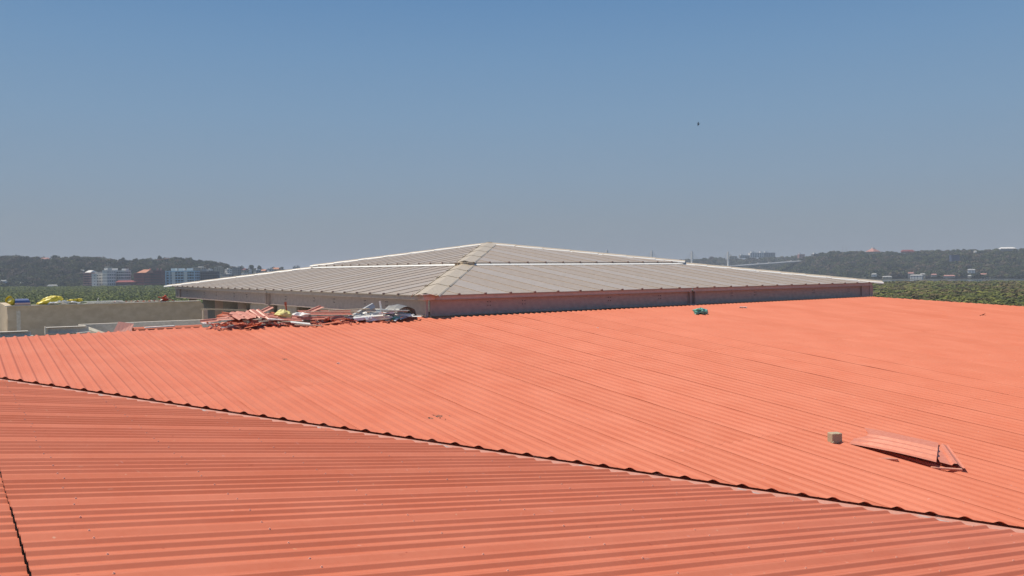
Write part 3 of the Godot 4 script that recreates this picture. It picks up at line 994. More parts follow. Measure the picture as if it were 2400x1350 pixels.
	# the white pile: strips of trim, a grey tarpaulin rolled open, a green scrap
	for k in 60:
		var t := k / 59.0
		var u := lerpf(10.0, 11.75, t) + rng.randf_range(-0.1, 0.1)
		var vv := rng.randf_range(23.3, 24.0)
		var up := rng.randf_range(0.05, 0.15 + 0.26 * t)
		o = thing("white_trim_strip", "white metal trim strip in the pale pile before the skylight corner", "trim strip", on_b(u, vv, up), TURN, "white strips in the pale pile")
		st = begin()
		var b := turn(rng.randf_range(-40, 40), rng.randf_range(-30, 34) + (40.0 if k % 5 == 0 else 0.0), rng.randf_range(-6, 16))
		var w := rng.randf_range(0.03, 0.08)
		var L := rng.randf_range(0.3, 0.9)
		quad(st, b * Vector3(-L / 2, 0, -w), b * Vector3(-L / 2, 0.02, 0), b * Vector3(L / 2, 0.02, 0), b * Vector3(L / 2, 0, -w))
		quad(st, b * Vector3(-L / 2, 0.02, 0), b * Vector3(-L / 2, -0.03, w), b * Vector3(L / 2, -0.03, w), b * Vector3(L / 2, 0.02, 0))
		build(st, "strip", [M.white_board, M.white_plastic, M.galv, M.grey_trim][k % 4], o)
	o = thing("folded_trim", "wide grey white folded trim slanting up over the pale pile", "trim", on_b(10.62, 24.0, 0.30), TURN)
	st = begin()
	var fb := turn(0, 6, 17)
	hexa(st, [fb * Vector3(-0.7, -0.05, 0.08), fb * Vector3(0.35, -0.04, 0.08), fb * Vector3(0.35, -0.04, -0.1), fb * Vector3(-0.7, -0.05, -0.1), fb * Vector3(-0.7, -0.03, 0.0), fb * Vector3(0.35, 0.10, 0.02), fb * Vector3(0.35, 0.10, -0.05), fb * Vector3(-0.7, -0.03, -0.04)])
	build(st, "fold", M.grey_trim, o)
	o = thing("white_upright_strip", "short white strip standing upright in the pale pile", "strip", on_b(11.12, 23.9, 0.28), TURN)
	st = begin()
	bbox(st, Vector3(0, 0.14, 0), Vector3(0.06, 0.30, 0.02), 0.004, turn(0, 0, 8))
	build(st, "strip", M.white_board, o)
	o = thing("grey_tarpaulin", "dark grey tarpaulin rolled open like a hood over the pale pile", "tarpaulin", on_b(11.55, 23.75, 0.0), TURN + 0.35)
	st = begin()
	rows = []
	for i in 9:
		var row := PackedVector3Array()
		var th := deg_to_rad(-20.0 + 165.0 * i / 8.0)
		for j in 7:
			var z := 0.30 - 0.62 * j / 6.0
			var r := 0.47 * (1.0 + 0.22 * noise.get_noise_2d(i * 40.0, j * 45.0)) + 0.015 * float(i % 2)
			row.append(Vector3(0.16 + r * cos(th) * 1.05, maxf(0.0, 0.04 + r * sin(th) * (0.86 - 0.25 * absf(z)) + 0.05 * noise.get_noise_2d(i * 33.0, j * 71.0)), z))
		rows.append(row)
	sheet(st, rows)
	build(st, "hood", M.tarp, o)
	o = thing("green_scrap", "small green plastic scrap in the pale pile", "scrap", on_b(11.35, 23.35, 0.06), TURN)
	st = begin()
	lump(st, Vector3(0, 0.04, 0), Vector3(0.13, 0.05, 0.09), 61.0, 0.5)
	build(st, "lump", M.green_bag, o)
	# ---- loose things on the open slope
	o = thing("concrete_block_piece", "grey broken concrete block lying alone on the far red slope", "block", on_b(12.17, 8.66, 0.0), TURN - 0.35)
	st = begin()
	bbox(st, Vector3(0, 0.085, 0), Vector3(0.185, 0.166, 0.15), 0.010)
	lump(st, Vector3(-0.09, 0.02, 0.075), Vector3(0.03, 0.025, 0.02), 3.0, 0.5, 7, 5, Basis.IDENTITY, 0.0)
	lump(st, Vector3(0.02, 0.155, 0.06), Vector3(0.05, 0.015, 0.03), 4.0, 0.5, 7, 5)
	build(st, "block", M.block, o)
	make_torn_sheet()
	o = thing("green_bag", "turquoise green plastic bag lying on the far slope near the skylight", "bag", on_b(22.75, 21.75, 0.028), TURN)
	st = begin()
	lump(st, Vector3(0, 0.10, 0), Vector3(0.28, 0.11, 0.19), 71.0, 0.35, 16, 9, Basis(Vector3.BACK, -0.08), 0.0)
	lump(st, Vector3(-0.24, 0.05, 0.03), Vector3(0.12, 0.06, 0.09), 72.0, 0.4, 10, 6, Basis.IDENTITY, 0.0)
	build(st, "bag", M.green_bag, o)
	o = thing("white_scrap", "small white flat scrap on the far slope right of the green bag", "scrap", on_b(26.1, 22.7, 0.03), TURN)
	st = begin()
	crumple(st, Vector3.ZERO, 0.30, 0.16, 0.03, 81.0, Basis.IDENTITY, 5)
	build(st, "scrap", M.white_plastic, o)
	# dry droppings and leaf bits: patches of small crumbs
	for q in [[6.97, 12.8, 0.17, 46, "dark crumbly patch of litter on the far slope above the valley", M.litter], [6.37, 18.7, 0.10, 14, "small dark bits on the far slope below the long heap", M.litter], [34.8, 17.95, 0.20, 12, "brown dry twig bits at the right of the far slope", M.twig]]:
		o = thing("litter_patch", q[4], "litter", on_b(q[0], q[1], 0.0), TURN)
		st = begin()
		for k in q[3]:
			var off := Vector3(rng.randfn(0.0, q[2] * 0.5), 0, rng.randfn(0.0, q[2] * 0.35))
			off.y = -off.z * SB + 0.008
			lump(st, off, Vector3(rng.randf_range(0.006, 0.026), rng.randf_range(0.005, 0.015), rng.randf_range(0.006, 0.02)), k * 1.3, 0.5, 5, 4)
		if q[5] == M.twig:
			tube(st, Vector3(-0.18, 0.03, 0.02), Vector3(0.12, 0.05, -0.02), 0.018, 0.012, 5)
			tube(st, Vector3(0.05, 0.04, 0), Vector3(0.16, 0.10, 0.06), 0.03, 0.008, 5)
		build(st, "crumbs", q[5], o)
	for q in [[7.24, 17.8, 0.035, "small white chip on the far slope, above the dark litter patch"], [16.68, 20.25, 0.045, "small white chip on the far slope right of the skylight corner"]]:
		o = thing("white_chip", q[3], "chip", on_b(q[0], q[1], 0.004), TURN)
		st = begin()
		lump(st, Vector3(0, 0.012, 0), Vector3(q[2], 0.014, q[2] * 0.7), 9.0, 0.5, 7, 5, Basis.IDENTITY, 0.0)
		build(st, "chip", M.white_plastic, o)

func make_torn_sheet() -> void:
	# a bent roof sheet: left end flat on the slope, right end lifted, with a torn lobe at its upper left
	var o := thing("torn_roof_sheet", "large torn piece of red ribbed sheet lying loose on the far slope", "roof sheet", on_b(12.25, 7.68, 0.0), TURN)
	# four corners in the roof frame (du, dv, height over the pan)
	var c00 := Vector3(-0.02, 0.035, -0.76)      # front left tip
	var c01 := Vector3(1.20, 0.035, -1.27)       # rear left
	var c11 := Vector3(1.35, 0.06, -0.03)       # rear right
	var c10 := Vector3(0.0, 0.13, 0.70)      # front right, lifted
	var st := begin()
	var rows := []
	var hs := [[0.0, 0.0], [0.10, 0.002], [0.145, 0.040], [0.185, 0.040], [0.235, 0.002], [0.34, 0.0], [0.385, 0.040], [0.425, 0.040], [0.475, 0.002], [0.58, 0.0], [0.62, 0.036], [0.66, 0.036], [0.70, 0.002], [0.86, 0.004], [1.0, 0.012]]
	for q in hs:
		var row := PackedVector3Array()
		for i in 9:
			var t := i / 8.0
			var lo := 0.0
			if q[0] > 0.36 and q[0] <= 0.66: lo = 0.05 + (q[0] - 0.36) * 0.25
			if q[0] > 0.66: lo = 0.12 - (q[0] - 0.66) * 0.40
			var tt := lerpf(lo, 1.0, t)
			var p := c00.lerp(c10, tt).lerp(c01.lerp(c11, tt), q[0])
			var n: float = q[1] * clampf(tt * 4.0, 0.1, 1.0)
			row.append(p + Vector3(0, n + 0.02 * sin(tt * 3.0) * (1.0 - q[0]) + SB * -p.z, 0))
		rows.append(row)
	sheet(st, rows)
	build(st, "sheet", M.red_pale, o)
	var f := thing("torn_sheet_offcut", "narrow torn offcut with one rib, right of the large torn red sheet", "roof sheet", on_b(12.45, 7.0, 0.0), TURN)
	st = begin()
	rows = []
	for q in [[0.0, 0.0], [0.17, 0.0], [0.20, 0.035], [0.25, 0.045], [0.29, 0.012], [0.33, 0.0], [0.36, 0.012]]:
		var row := PackedVector3Array()
		for i in 6:
			var t := i / 5.0
			var a := Vector3(-0.03 + q[0] * 0.40, 0.10 - q[0] * 0.10, -0.02 + q[0] * 0.85)
			var b := Vector3(0.80 + q[0] * 1.20, 0.05, -0.62 + q[0] * 0.05)
			row.append(a.lerp(b, t) + Vector3(0, q[1] - SB * a.lerp(b, t).z, 0))
		rows.append(row)
	sheet(st, rows)
	build(st, "sheet", M.red_pale, f)
	strip_piece(12.35, 6.88, 0.05, Vector3(0.42, 0.03, 0.05), 0, -55, 0, M.gutter_red, "pale_batten", "pale batten showing under the torn sheet's right end", "batten")
	strip_piece(12.05, 7.62, 0.03, Vector3(0.26, 0.03, 0.05), 0, -48, 0, M.gutter_red, "pale_batten", "pale batten tip showing under the torn sheet's front edge", "batten")

func make_materials_2() -> void:
	M.block = grain(col(0.36, 0.30, 0.20), col(0.50, 0.42, 0.29), 5.0, 0.95, 0.03, 68, 5, 3.0)
	M.red_pale = grain(col(0.60, 0.195, 0.115), col(0.66, 0.24, 0.15), 0.9, 0.5, 0.02, 67)
	M.timber = grain(col(0.50, 0.40, 0.28), col(0.62, 0.51, 0.38), 1.5, 0.8, 0.03, 61)
	M.yellow = mat(col(0.72, 0.58, 0.06), 0.45)
	M.yellow_pale = mat(col(0.75, 0.68, 0.25), 0.6)
	M.pink = mat(col(0.70, 0.48, 0.42), 0.6)
	M.blue = mat(col(0.07, 0.12, 0.30), 0.45)
	M.white_plastic = grain(col(0.72, 0.72, 0.70), col(0.84, 0.84, 0.82), 2.0, 0.45, 0.03, 62)
	M.white_board = grain(col(0.70, 0.68, 0.63), col(0.82, 0.80, 0.76), 1.5, 0.7, 0.03, 63)
	M.grey_trim = mat(col(0.42, 0.43, 0.43), 0.4)
	M.tarp = mat(col(0.20, 0.20, 0.20), 0.5)
	M.red_bright = mat(col(0.60, 0.075, 0.035), 0.55)
	M.green_bag = grain(col(0.12, 0.42, 0.33), col(0.22, 0.56, 0.45), 3.0, 0.35, 0.03, 64)
	M.panel_pink = grain(col(0.58, 0.26, 0.20), col(0.64, 0.32, 0.25), 1.5, 0.6, 0.03, 65)
	M.litter = grain(col(0.08, 0.06, 0.045), col(0.30, 0.26, 0.20), 8.0, 0.95, 0.05, 66)
	M.twig = mat(col(0.16, 0.045, 0.025), 0.9)
# ---------------------------------------------------------------- landscape
func crown_mesh(sd: int, n: int, lobes: int, leaf: float) -> ArrayMesh:
	# a unit crown (radius about 1, base at y = 0): leaf clumps scattered through a few overlapping lobes
	var r := RandomNumberGenerator.new()
	r.seed = sd
	var st := begin()
	var cs := []
	for k in lobes:
		var a := TAU * k / lobes + r.randf() * 0.9
		var d := r.randf_range(0.15, 0.55) if k > 0 else 0.0
		cs.append([Vector3(cos(a) * d, r.randf_range(0.55, 1.05), sin(a) * d), r.randf_range(0.42, 0.66)])
	for i in n:
		var c = cs[i % lobes]
		var d := Vector3(r.randfn(), r.randfn(), r.randfn()).normalized()
		if d.y < -0.35: d.y = -d.y
		var p: Vector3 = c[0] + d * c[1] * r.randf_range(0.72, 1.05)
		var nrm := (d + Vector3(r.randfn(), r.randfn(), r.randfn()) * 0.45).normalized()
		var x := nrm.cross(Vector3.UP if absf(nrm.y) < 0.9 else Vector3.RIGHT).normalized()
		x = x.rotated(nrm, r.randf() * TAU)
		var y := nrm.cross(x)
		var s := leaf * r.randf_range(0.6, 1.25)
		quad(st, p - x * s - y * s * 0.6, p - x * s * 0.2 + y * s, p + x * s + y * s * 0.5, p + x * s * 0.3 - y * s)
	st.generate_normals()
	return st.commit()

func leaf_mat(c: Color) -> StandardMaterial3D:
	var m := mat(Color.WHITE, 0.75)
	m.vertex_color_use_as_albedo = true
	m.albedo_color = Color.WHITE
	m.metallic_specular = 0.25
	return m

func wood(called: String, label: String, spots: Array, mesh: ArrayMesh, m: Material) -> void:
	var mm := MultiMesh.new()
	mm.transform_format = MultiMesh.TRANSFORM_3D
	mm.use_colors = true
	mm.mesh = mesh
	mm.instance_count = spots.size()
	for i in spots.size():
		var q = spots[i]
		var s: Vector3 = q[1]
		mm.set_instance_transform(i, Transform3D(Basis(Vector3.UP, q[3]) * Basis.from_scale(s), q[0]))
		mm.set_instance_color(i, q[2])
	var o := MultiMeshInstance3D.new()
	o.name = numbered(called)
	o.multimesh = mm
	o.material_override = m
	add_child(o)
	tag(o, label, "woodland", "", "stuff")

func pick(table: Array, x: float) -> float:
	for k in table.size() - 1:
		if x <= table[k + 1][0] or k == table.size() - 2:
			return lerpf(table[k][1], table[k + 1][1], clampf((x - table[k][0]) / (table[k + 1][0] - table[k][0]), 0.0, 1.0))
	return table[0][1]

# a hill given by bearings: its skyline (photo row of the tree tops), ridge distance and foot distance
var hills := {}
func hill_point(h: Dictionary, px: float, t: float) -> Vector3:
	var zr := pick(h.ridge, px)
	var zf := pick(h.foot, px)
	var top: float = spot(px, pick(h.line, px), zr).y - h.trees
	var z := lerpf(zf, zr, t) if t <= 1.0 else zr + (t - 1.0) * 600.0
	var k := smoothstep(0.0, 1.0, t) * 0.55 + t * 0.45 if t <= 1.0 else 1.0 - (t - 1.0)
	var y := lerpf(0.5, top, clampf(k, 0.0, 1.0))
	if t < 0.97: y += 5.0 * noise.get_noise_2d(px * 0.35 + h.sd, t * 60.0) * t
	return Vector3((px - 1200.0) / F_PX * z, y, -z)

func make_hill(called: String, label: String, h: Dictionary, px0: float, px1: float) -> void:
	var st := begin()
	var rows := []
	for i in 81:
		var row := PackedVector3Array()
		for j in 17: row.append(hill_point(h, lerpf(px0, px1, i / 80.0), j / 16.0 * 1.6))
		rows.append(row)
	sheet(st, rows)
	var o := build(st, called, M.hill_soil)
	tag(o, label, "", "", "structure")
	hills[called] = h

func hill_trees(h: Dictionary, px0: float, px1: float, step: float, size: float, tones: Array, t1 := 1.06) -> Array:
	var spots := []
	var zr := pick(h.ridge, (px0 + px1) * 0.5)
	var zf := pick(h.foot, (px0 + px1) * 0.5)
	var nx := int((px1 - px0) / F_PX * zr / step)
	var nt := int((zr - zf) * t1 / step * 0.8)
	for i in nx:
		for j in nt:
			var px := lerpf(px0, px1, (i + rng.randf()) / nx)
			var t := (j + rng.randf()) / nt * t1
			var p := hill_point(h, px, t)
			var k := noise.get_noise_2d(p.x * 0.6, p.z * 0.6 + h.sd)
			var k2 := noise.get_noise_2d(p.x * 2.2 + 400.0, p.z * 1.1)
			if k2 < -0.42 and t < 0.8: continue
			if h.has("town") and px > 420.0 and t < 0.6: continue
			var s := size * rng.randf_range(0.6, 1.25) * (1.0 + 0.3 * k)
			var tone: Color = tones[clampi(int((k * 1.2 + k2 * 1.2 + rng.randf_range(-0.35, 0.35)) * tones.size() * 0.75 + tones.size() * 0.5), 0, tones.size() - 1)]
			spots.append([p - Vector3(0, s * 0.25, 0), Vector3(s, s * rng.randf_range(0.75, 1.15), s), tone * rng.randf_range(0.85, 1.15), rng.randf() * TAU])
	return spots

func flat_trees(px0: float, px1: float, z0: float, z1: float, step: float, size: float, top: float, tones: Array, sd: float) -> Array:
	var spots := []
	var z := z0
	while z < z1:
		var x := (px0 - 1200.0) / F_PX * z
		var xe := (px1 - 1200.0) / F_PX * z
		while x < xe:
			var px_ := x + rng.randf_range(-0.5, 0.5) * step
			var pz := z + rng.randf_range(-0.5, 0.5) * step
			var k := noise.get_noise_2d(px_ * 0.9 + sd, pz * 0.9)
			var k2 := noise.get_noise_2d(px_ * 4.0 - sd, pz * 4.0)
			var s := size * rng.randf_range(0.65, 1.3) * (1.0 + 0.35 * k)
			var tone: Color = tones[clampi(int((k * 1.1 + k2 * 0.7 + rng.randf_range(-0.3, 0.3)) * tones.size() * 0.8 + tones.size() * 0.5), 0, tones.size() - 1)]
			var hh := s * rng.randf_range(0.5, 0.8)
			spots.append([Vector3(px_, top + 1.6 * k + 1.0 * k2 + rng.randf_range(-0.7, 0.5) - hh * 1.5, -pz), Vector3(s, hh, s), tone * rng.randf_range(0.85, 1.15), rng.randf() * TAU])
			x += step
		z += step
	return spots

func single_tree(label: String, p: Vector3, r: float, h: float, tone: Color, sd: int, group: String) -> void:
	var t := thing("ridge_tree", label, "tree", p, rng.randf() * TAU, group)
	var st := begin()
	tube(st, Vector3(0, -2, 0), Vector3(0.1 * r, h * 0.55, 0), 0.09 * r, 0.05 * r, 7)
	for k in 4:
		var a := TAU * k / 4.0 + sd
		tube(st, Vector3(0.06 * r, h * 0.35, 0), Vector3(cos(a) * r * 0.5, h * 0.75, sin(a) * r * 0.5), 0.045 * r, 0.015 * r, 5)
	build(st, "trunk", M.bark, t)
	var m := mat(tone.linear_to_srgb(), 0.75, 0.0, 0.25)
	var c := mesh_node("crown", crown_mesh(sd, 420, 7, 0.13), m, t)
	c.position.y = h * 0.05
	c.scale = Vector3(r, h * 0.62, r)

# ---- buildings: a recessed core, floor bands, piers and one pane per opening
func building(called: String, label: String, at: Vector3, turn_: float, w: float, d: float, floors: int, bays: int, fh: float, wall: Material, opt := {}, group := "") -> Node3D:
	var b := thing(called, label, "building", at, turn_, group)
	storeys(b, Vector3.ZERO, w, d, floors, bays, fh, wall, opt)
	return b

func storeys(b: Node, o: Vector3, w: float, d: float, floors: int, bays: int, fh: float, wall: Material, opt := {}) -> void:
	var H := floors * fh
	var st := begin()
	box(st, o + Vector3(0, H * 0.5, -d * 0.5), Vector3(w - 1.3, H, d - 1.3))
	build(st, "core_wall", opt.get("core", wall), b)
	var band: float = opt.get("band", 0.5)
	st = begin()
	for k in floors + 1:
		var y := k * fh + (0.0 if k < floors else -fh * 0.15)
		var bh := fh * band if k < floors else fh * 0.45
		box(st, o + Vector3(0, y + bh * 0.5 - fh * 0.12, -d * 0.5), Vector3(w + opt.get("jut", 0.0), bh, d + opt.get("jut", 0.0)))
	build(st, "floor_band", wall, b)
	var pier: float = opt.get("pier", 0.35)
	var bw := w / bays
	st = begin()
	for k in bays + 1:
		var pw := bw * pier
		var x := clampf(-w * 0.5 + k * bw, -w * 0.5 + pw * 0.5, w * 0.5 - pw * 0.5)
		for z in [-0.36, -d + 0.36]: box(st, o + Vector3(x, H * 0.5, z), Vector3(pw, H, 0.62))
	var nd := maxi(2, int(d / bw))
	for k in range(1, nd):
		for x in [-w * 0.5 + 0.36, w * 0.5 - 0.36]:
			box(st, o + Vector3(x, H * 0.5, -d + k * d / nd), Vector3(0.62, H, bw * pier))
	build(st, "pier", opt.get("pier_mat", wall), b)
	var pane := BoxMesh.new()
	pane.size = Vector3(bw * (1.0 - pier) - 0.1, fh * (1.0 - band) - 0.1, 0.1)
	if opt.get("panes", true):
		for f in floors:
			for k in bays:
				var q := mesh_node("window", pane, M.far_glass, b)
				q.position = o + Vector3(-w * 0.5 + (k + 0.5) * bw, f * fh + fh * band - fh * 0.12 + fh * (1.0 - band) * 0.5, -0.52)
		var side_pane := BoxMesh.new()
		side_pane.size = Vector3(0.1, fh * (1.0 - band) - 0.1, d / nd - bw * pier - 0.1)
		for f in floors:
			for k in nd:
				var q := mesh_node("window", side_pane, M.far_glass, b)
				q.position = o + Vector3(w * 0.5 - 0.52, f * fh + fh * band - fh * 0.12 + fh * (1.0 - band) * 0.5, -d + (k + 0.5) * d / nd)
	st = begin()
	box(st, o + Vector3(0, H + fh * 0.24, -d * 0.5), Vector3(w + 0.6, 0.3, d + 0.6))
	build(st, "roof_slab", opt.get("roof", wall), b)

func add_box(b: Node, called: String, c: Vector3, s: Vector3, m: Material) -> void:
	var st := begin()
	box(st, c, s)
	build(st, called, m, b)

func gable(b: Node, called: String, o: Vector3, w: float, d: float, h: float, m: Material) -> void:
	var st := begin()
	var p := [o + Vector3(-w / 2, 0, 0), o + Vector3(w / 2, 0, 0), o + Vector3(w / 2, 0, -d), o + Vector3(-w / 2, 0, -d), o + Vector3(-w / 2 + w * 0.12, h, -d / 2), o + Vector3(w / 2 - w * 0.12, h, -d / 2)]
	quad(st, p[0], p[4], p[5], p[1]); quad(st, p[2], p[5], p[4], p[3])
	tri(st, p[0], p[3], p[4]); tri(st, p[1], p[5], p[2]); quad(st, p[0], p[1], p[2], p[3])
	build(st, called, m, b)

func make_landscape() -> void:
	M.hill_soil = grain(col(0.035, 0.042, 0.02), col(0.09, 0.075, 0.045), 0.02, 0.95, 0.02, 71)
	M.bark = mat(col(0.12, 0.10, 0.08), 0.9)
	M.leaf = leaf_mat(Color.WHITE)
	M.far_white = grain(col(0.74, 0.71, 0.66), col(0.84, 0.82, 0.78), 0.08, 0.85, 0.03, 72)
	M.far_cream = mat(col(0.55, 0.48, 0.36), 0.85)
	M.far_red = mat(col(0.26, 0.045, 0.045), 0.8)
	M.far_maroon = mat(col(0.13, 0.03, 0.04), 0.8)
	M.far_orange = mat(col(0.50, 0.22, 0.13), 0.85)
	M.far_pink = mat(col(0.45, 0.22, 0.19), 0.85)
	M.far_blue = mat(col(0.36, 0.53, 0.66), 0.7)
	M.far_grey = mat(col(0.36, 0.36, 0.35), 0.85)
	M.far_dark = mat(col(0.10, 0.105, 0.11), 0.8)
	M.far_glass = mat(col(0.035, 0.04, 0.05), 0.55, 0.0, 0.2)
	M.tarp_blue = mat(col(0.05, 0.075, 0.16), 0.7)
	var st := begin()
	quad(st, Vector3(-9000, 0, 3000), Vector3(-9000, 0, -11000), Vector3(9000, 0, -11000), Vector3(9000, 0, 3000))
	var g := build(st, "ground", M.hill_soil)
	tag(g, "", "", "", "structure")
	st = begin()
	quad(st, Vector3(250, 0.3, -1000), Vector3(350, 0.3, -1500), Vector3(1900, 0.3, -1500), Vector3(1200, 0.3, -1000))
	var river := build(st, "river_water", mat(col(0.10, 0.12, 0.12), 0.12))
	tag(river, "", "", "", "structure")
	# hills
	var left := {line = [[-200, 604], [0, 599], [60, 601], [100, 604], [200, 604], [300, 609], [380, 608], [440, 606], [480, 611], [520, 617], [545, 625], [600, 632], [700, 633], [800, 634]], ridge = [[-200, 1700.0], [500, 1800.0], [700, 2100.0]], foot = [[-200, 1300.0], [500, 1380.0], [800, 1500.0]], trees = 8.0, sd = 10.0, town = true}
	make_hill("wooded_hill", "wooded hill behind the town on the left", left, -200, 800)
	var right := {line = [[1780, 640], [1830, 625], [1870, 608], [1900, 600], [1925, 593], [1960, 589], [2050, 592], [2120, 592], [2200, 588], [2260, 586], [2330, 587], [2400, 584], [2600, 582]], ridge = [[1780, 2500.0], [1900, 2350.0], [2400, 2000.0], [2600, 1950.0]], foot = [[1780, 2300.0], [1900, 1950.0], [2050, 1620.0], [2400, 1520.0], [2600, 1500.0]], trees = 8.0, sd = 90.0}
	make_hill("wooded_hill", "wooded hill above the far shore on the right", right, 1780, 2600)
	var far := {line = [[1450, 630], [1540, 618], [1600, 608], [1650, 606], [1690, 603], [1740, 606], [1800, 603], [1860, 602], [1900, 601], [2000, 600]], ridge = [[1450, 3100.0], [2000, 2900.0]], foot = [[1450, 2700.0], [2000, 2550.0]], trees = 8.0, sd = 170.0}
	make_hill("wooded_hill", "distant wooded ridge behind the bridge", far, 1450, 2000)
	var c1 := crown_mesh(11, 190, 5, 0.15)
	var c2 := crown_mesh(12, 260, 6, 0.19)
	var c3 := crown_mesh(13, 280, 7, 0.18)
	var dark_tones := [Color(0.020, 0.030, 0.012), Color(0.034, 0.048, 0.017), Color(0.052, 0.068, 0.022), Color(0.072, 0.082, 0.028), Color(0.105, 0.085, 0.055)]
	wood("hill_wood", "dense dark wood covering the left hill", hill_trees(left, -150, 780, 9.0, 7.0, dark_tones), c1, M.leaf)
	wood("hill_wood", "dense wood covering the right hill above the shore", hill_trees(right, 1790, 2560, 10.5, 8.0, dark_tones), c2, M.leaf)
	wood("hill_wood", "wood on the distant ridge behind the bridge", hill_trees(far, 1460, 1990, 12.0, 7.5, dark_tones), c3, M.leaf)
	var green_l := [Color(0.084, 0.111, 0.029), Color(0.109, 0.138, 0.034), Color(0.129, 0.158, 0.038), Color(0.154, 0.179, 0.044)]
	var green_r := [Color(0.073, 0.086, 0.026), Color(0.098, 0.112, 0.029), Color(0.133, 0.147, 0.033), Color(0.168, 0.173, 0.037), Color(0.155, 0.125, 0.050)]
	wood("mangrove_wood", "green mangrove wood between the roofs and the town", flat_trees(-130, 520, 330, 1270, 5.6, 4.8, 6.0, green_l, 40.0), c2, M.leaf)
	wood("mangrove_wood", "yellow green mangrove wood between the red roof and the river", flat_trees(1960, 2540, 300, 1020, 5.6, 4.9, 6.0, green_r, 240.0), c3, M.leaf)
	# single trees on the skyline
	var n := 0
	var sky_trees := [[132, 598, 13.0, 9.0], [178, 600, 13.0, 9.0], [225, 604, 7.0, 8.0], [290, 604, 6.0, 7.0], [318, 606, 8.0, 8.0], [345, 606, 7.0, 7.0], [376, 600, 6.5, 10.0], [412, 603, 10.0, 9.0], [446, 605, 9.0, 9.0], [470, 609, 8.0, 8.0], [503, 614, 8.0, 8.0], [590, 622, 8.0, 9.0], [608, 622, 8.0, 9.0], [640, 626, 8.0, 8.0], [660, 626, 7.0, 7.0]]
	for q in sky_trees:
		var label := "round-crowned tree standing out on the left ridge's skyline"
		if n == 0: label = "broad flat-topped tree on the left ridge above the pink house"
		elif n == 1: label = "broad double-crowned tree on the left ridge, right of the flat-topped one"
		elif n == 6: label = "dark round tree behind the orange building on the left ridge"
		elif n in [11, 12]: label = ["rounded tree behind the white town houses, left of a similar one", "rounded tree behind the white town houses, right of a similar one"][n - 11]
		var z := pick(left.ridge, q[0]) - 20.0
		var p := spot(q[0], q[1], z)
		p.y -= q[3] * 1.30
		single_tree(label, p, q[2] * 0.8, q[3] * 1.35, dark_tones[1 + n % 3], 300 + n, "skyline trees on the left ridge")
		n += 1
	for q in [[1965, 588, 8.0, 8.0], [1990, 589, 8.0, 8.0], [2022, 590, 8.0, 8.0], [2085, 592, 8.0, 7.0], [2200, 585, 9.0, 8.0], [2246, 584, 9.0, 9.0], [2260, 583, 8.0, 9.0], [2395, 582, 9.0, 10.0]]:
		var z := pick(right.ridge, q[0]) - 20.0
		var p := spot(q[0], q[1], z)
		p.y -= q[3] * 1.30
		single_tree("round-crowned tree standing out on the right hill's skyline", p, q[2] * 0.8, q[3] * 1.35, dark_tones[1 + n % 3], 340 + n, "skyline trees on the right hill")
		n += 1
	make_town(left)
	make_far_shore(right, far)
	make_bridge()
	make_bird()

func base_at(px: float, py_base: float, z: float) -> Vector3:
	return spot(px, py_base, z)

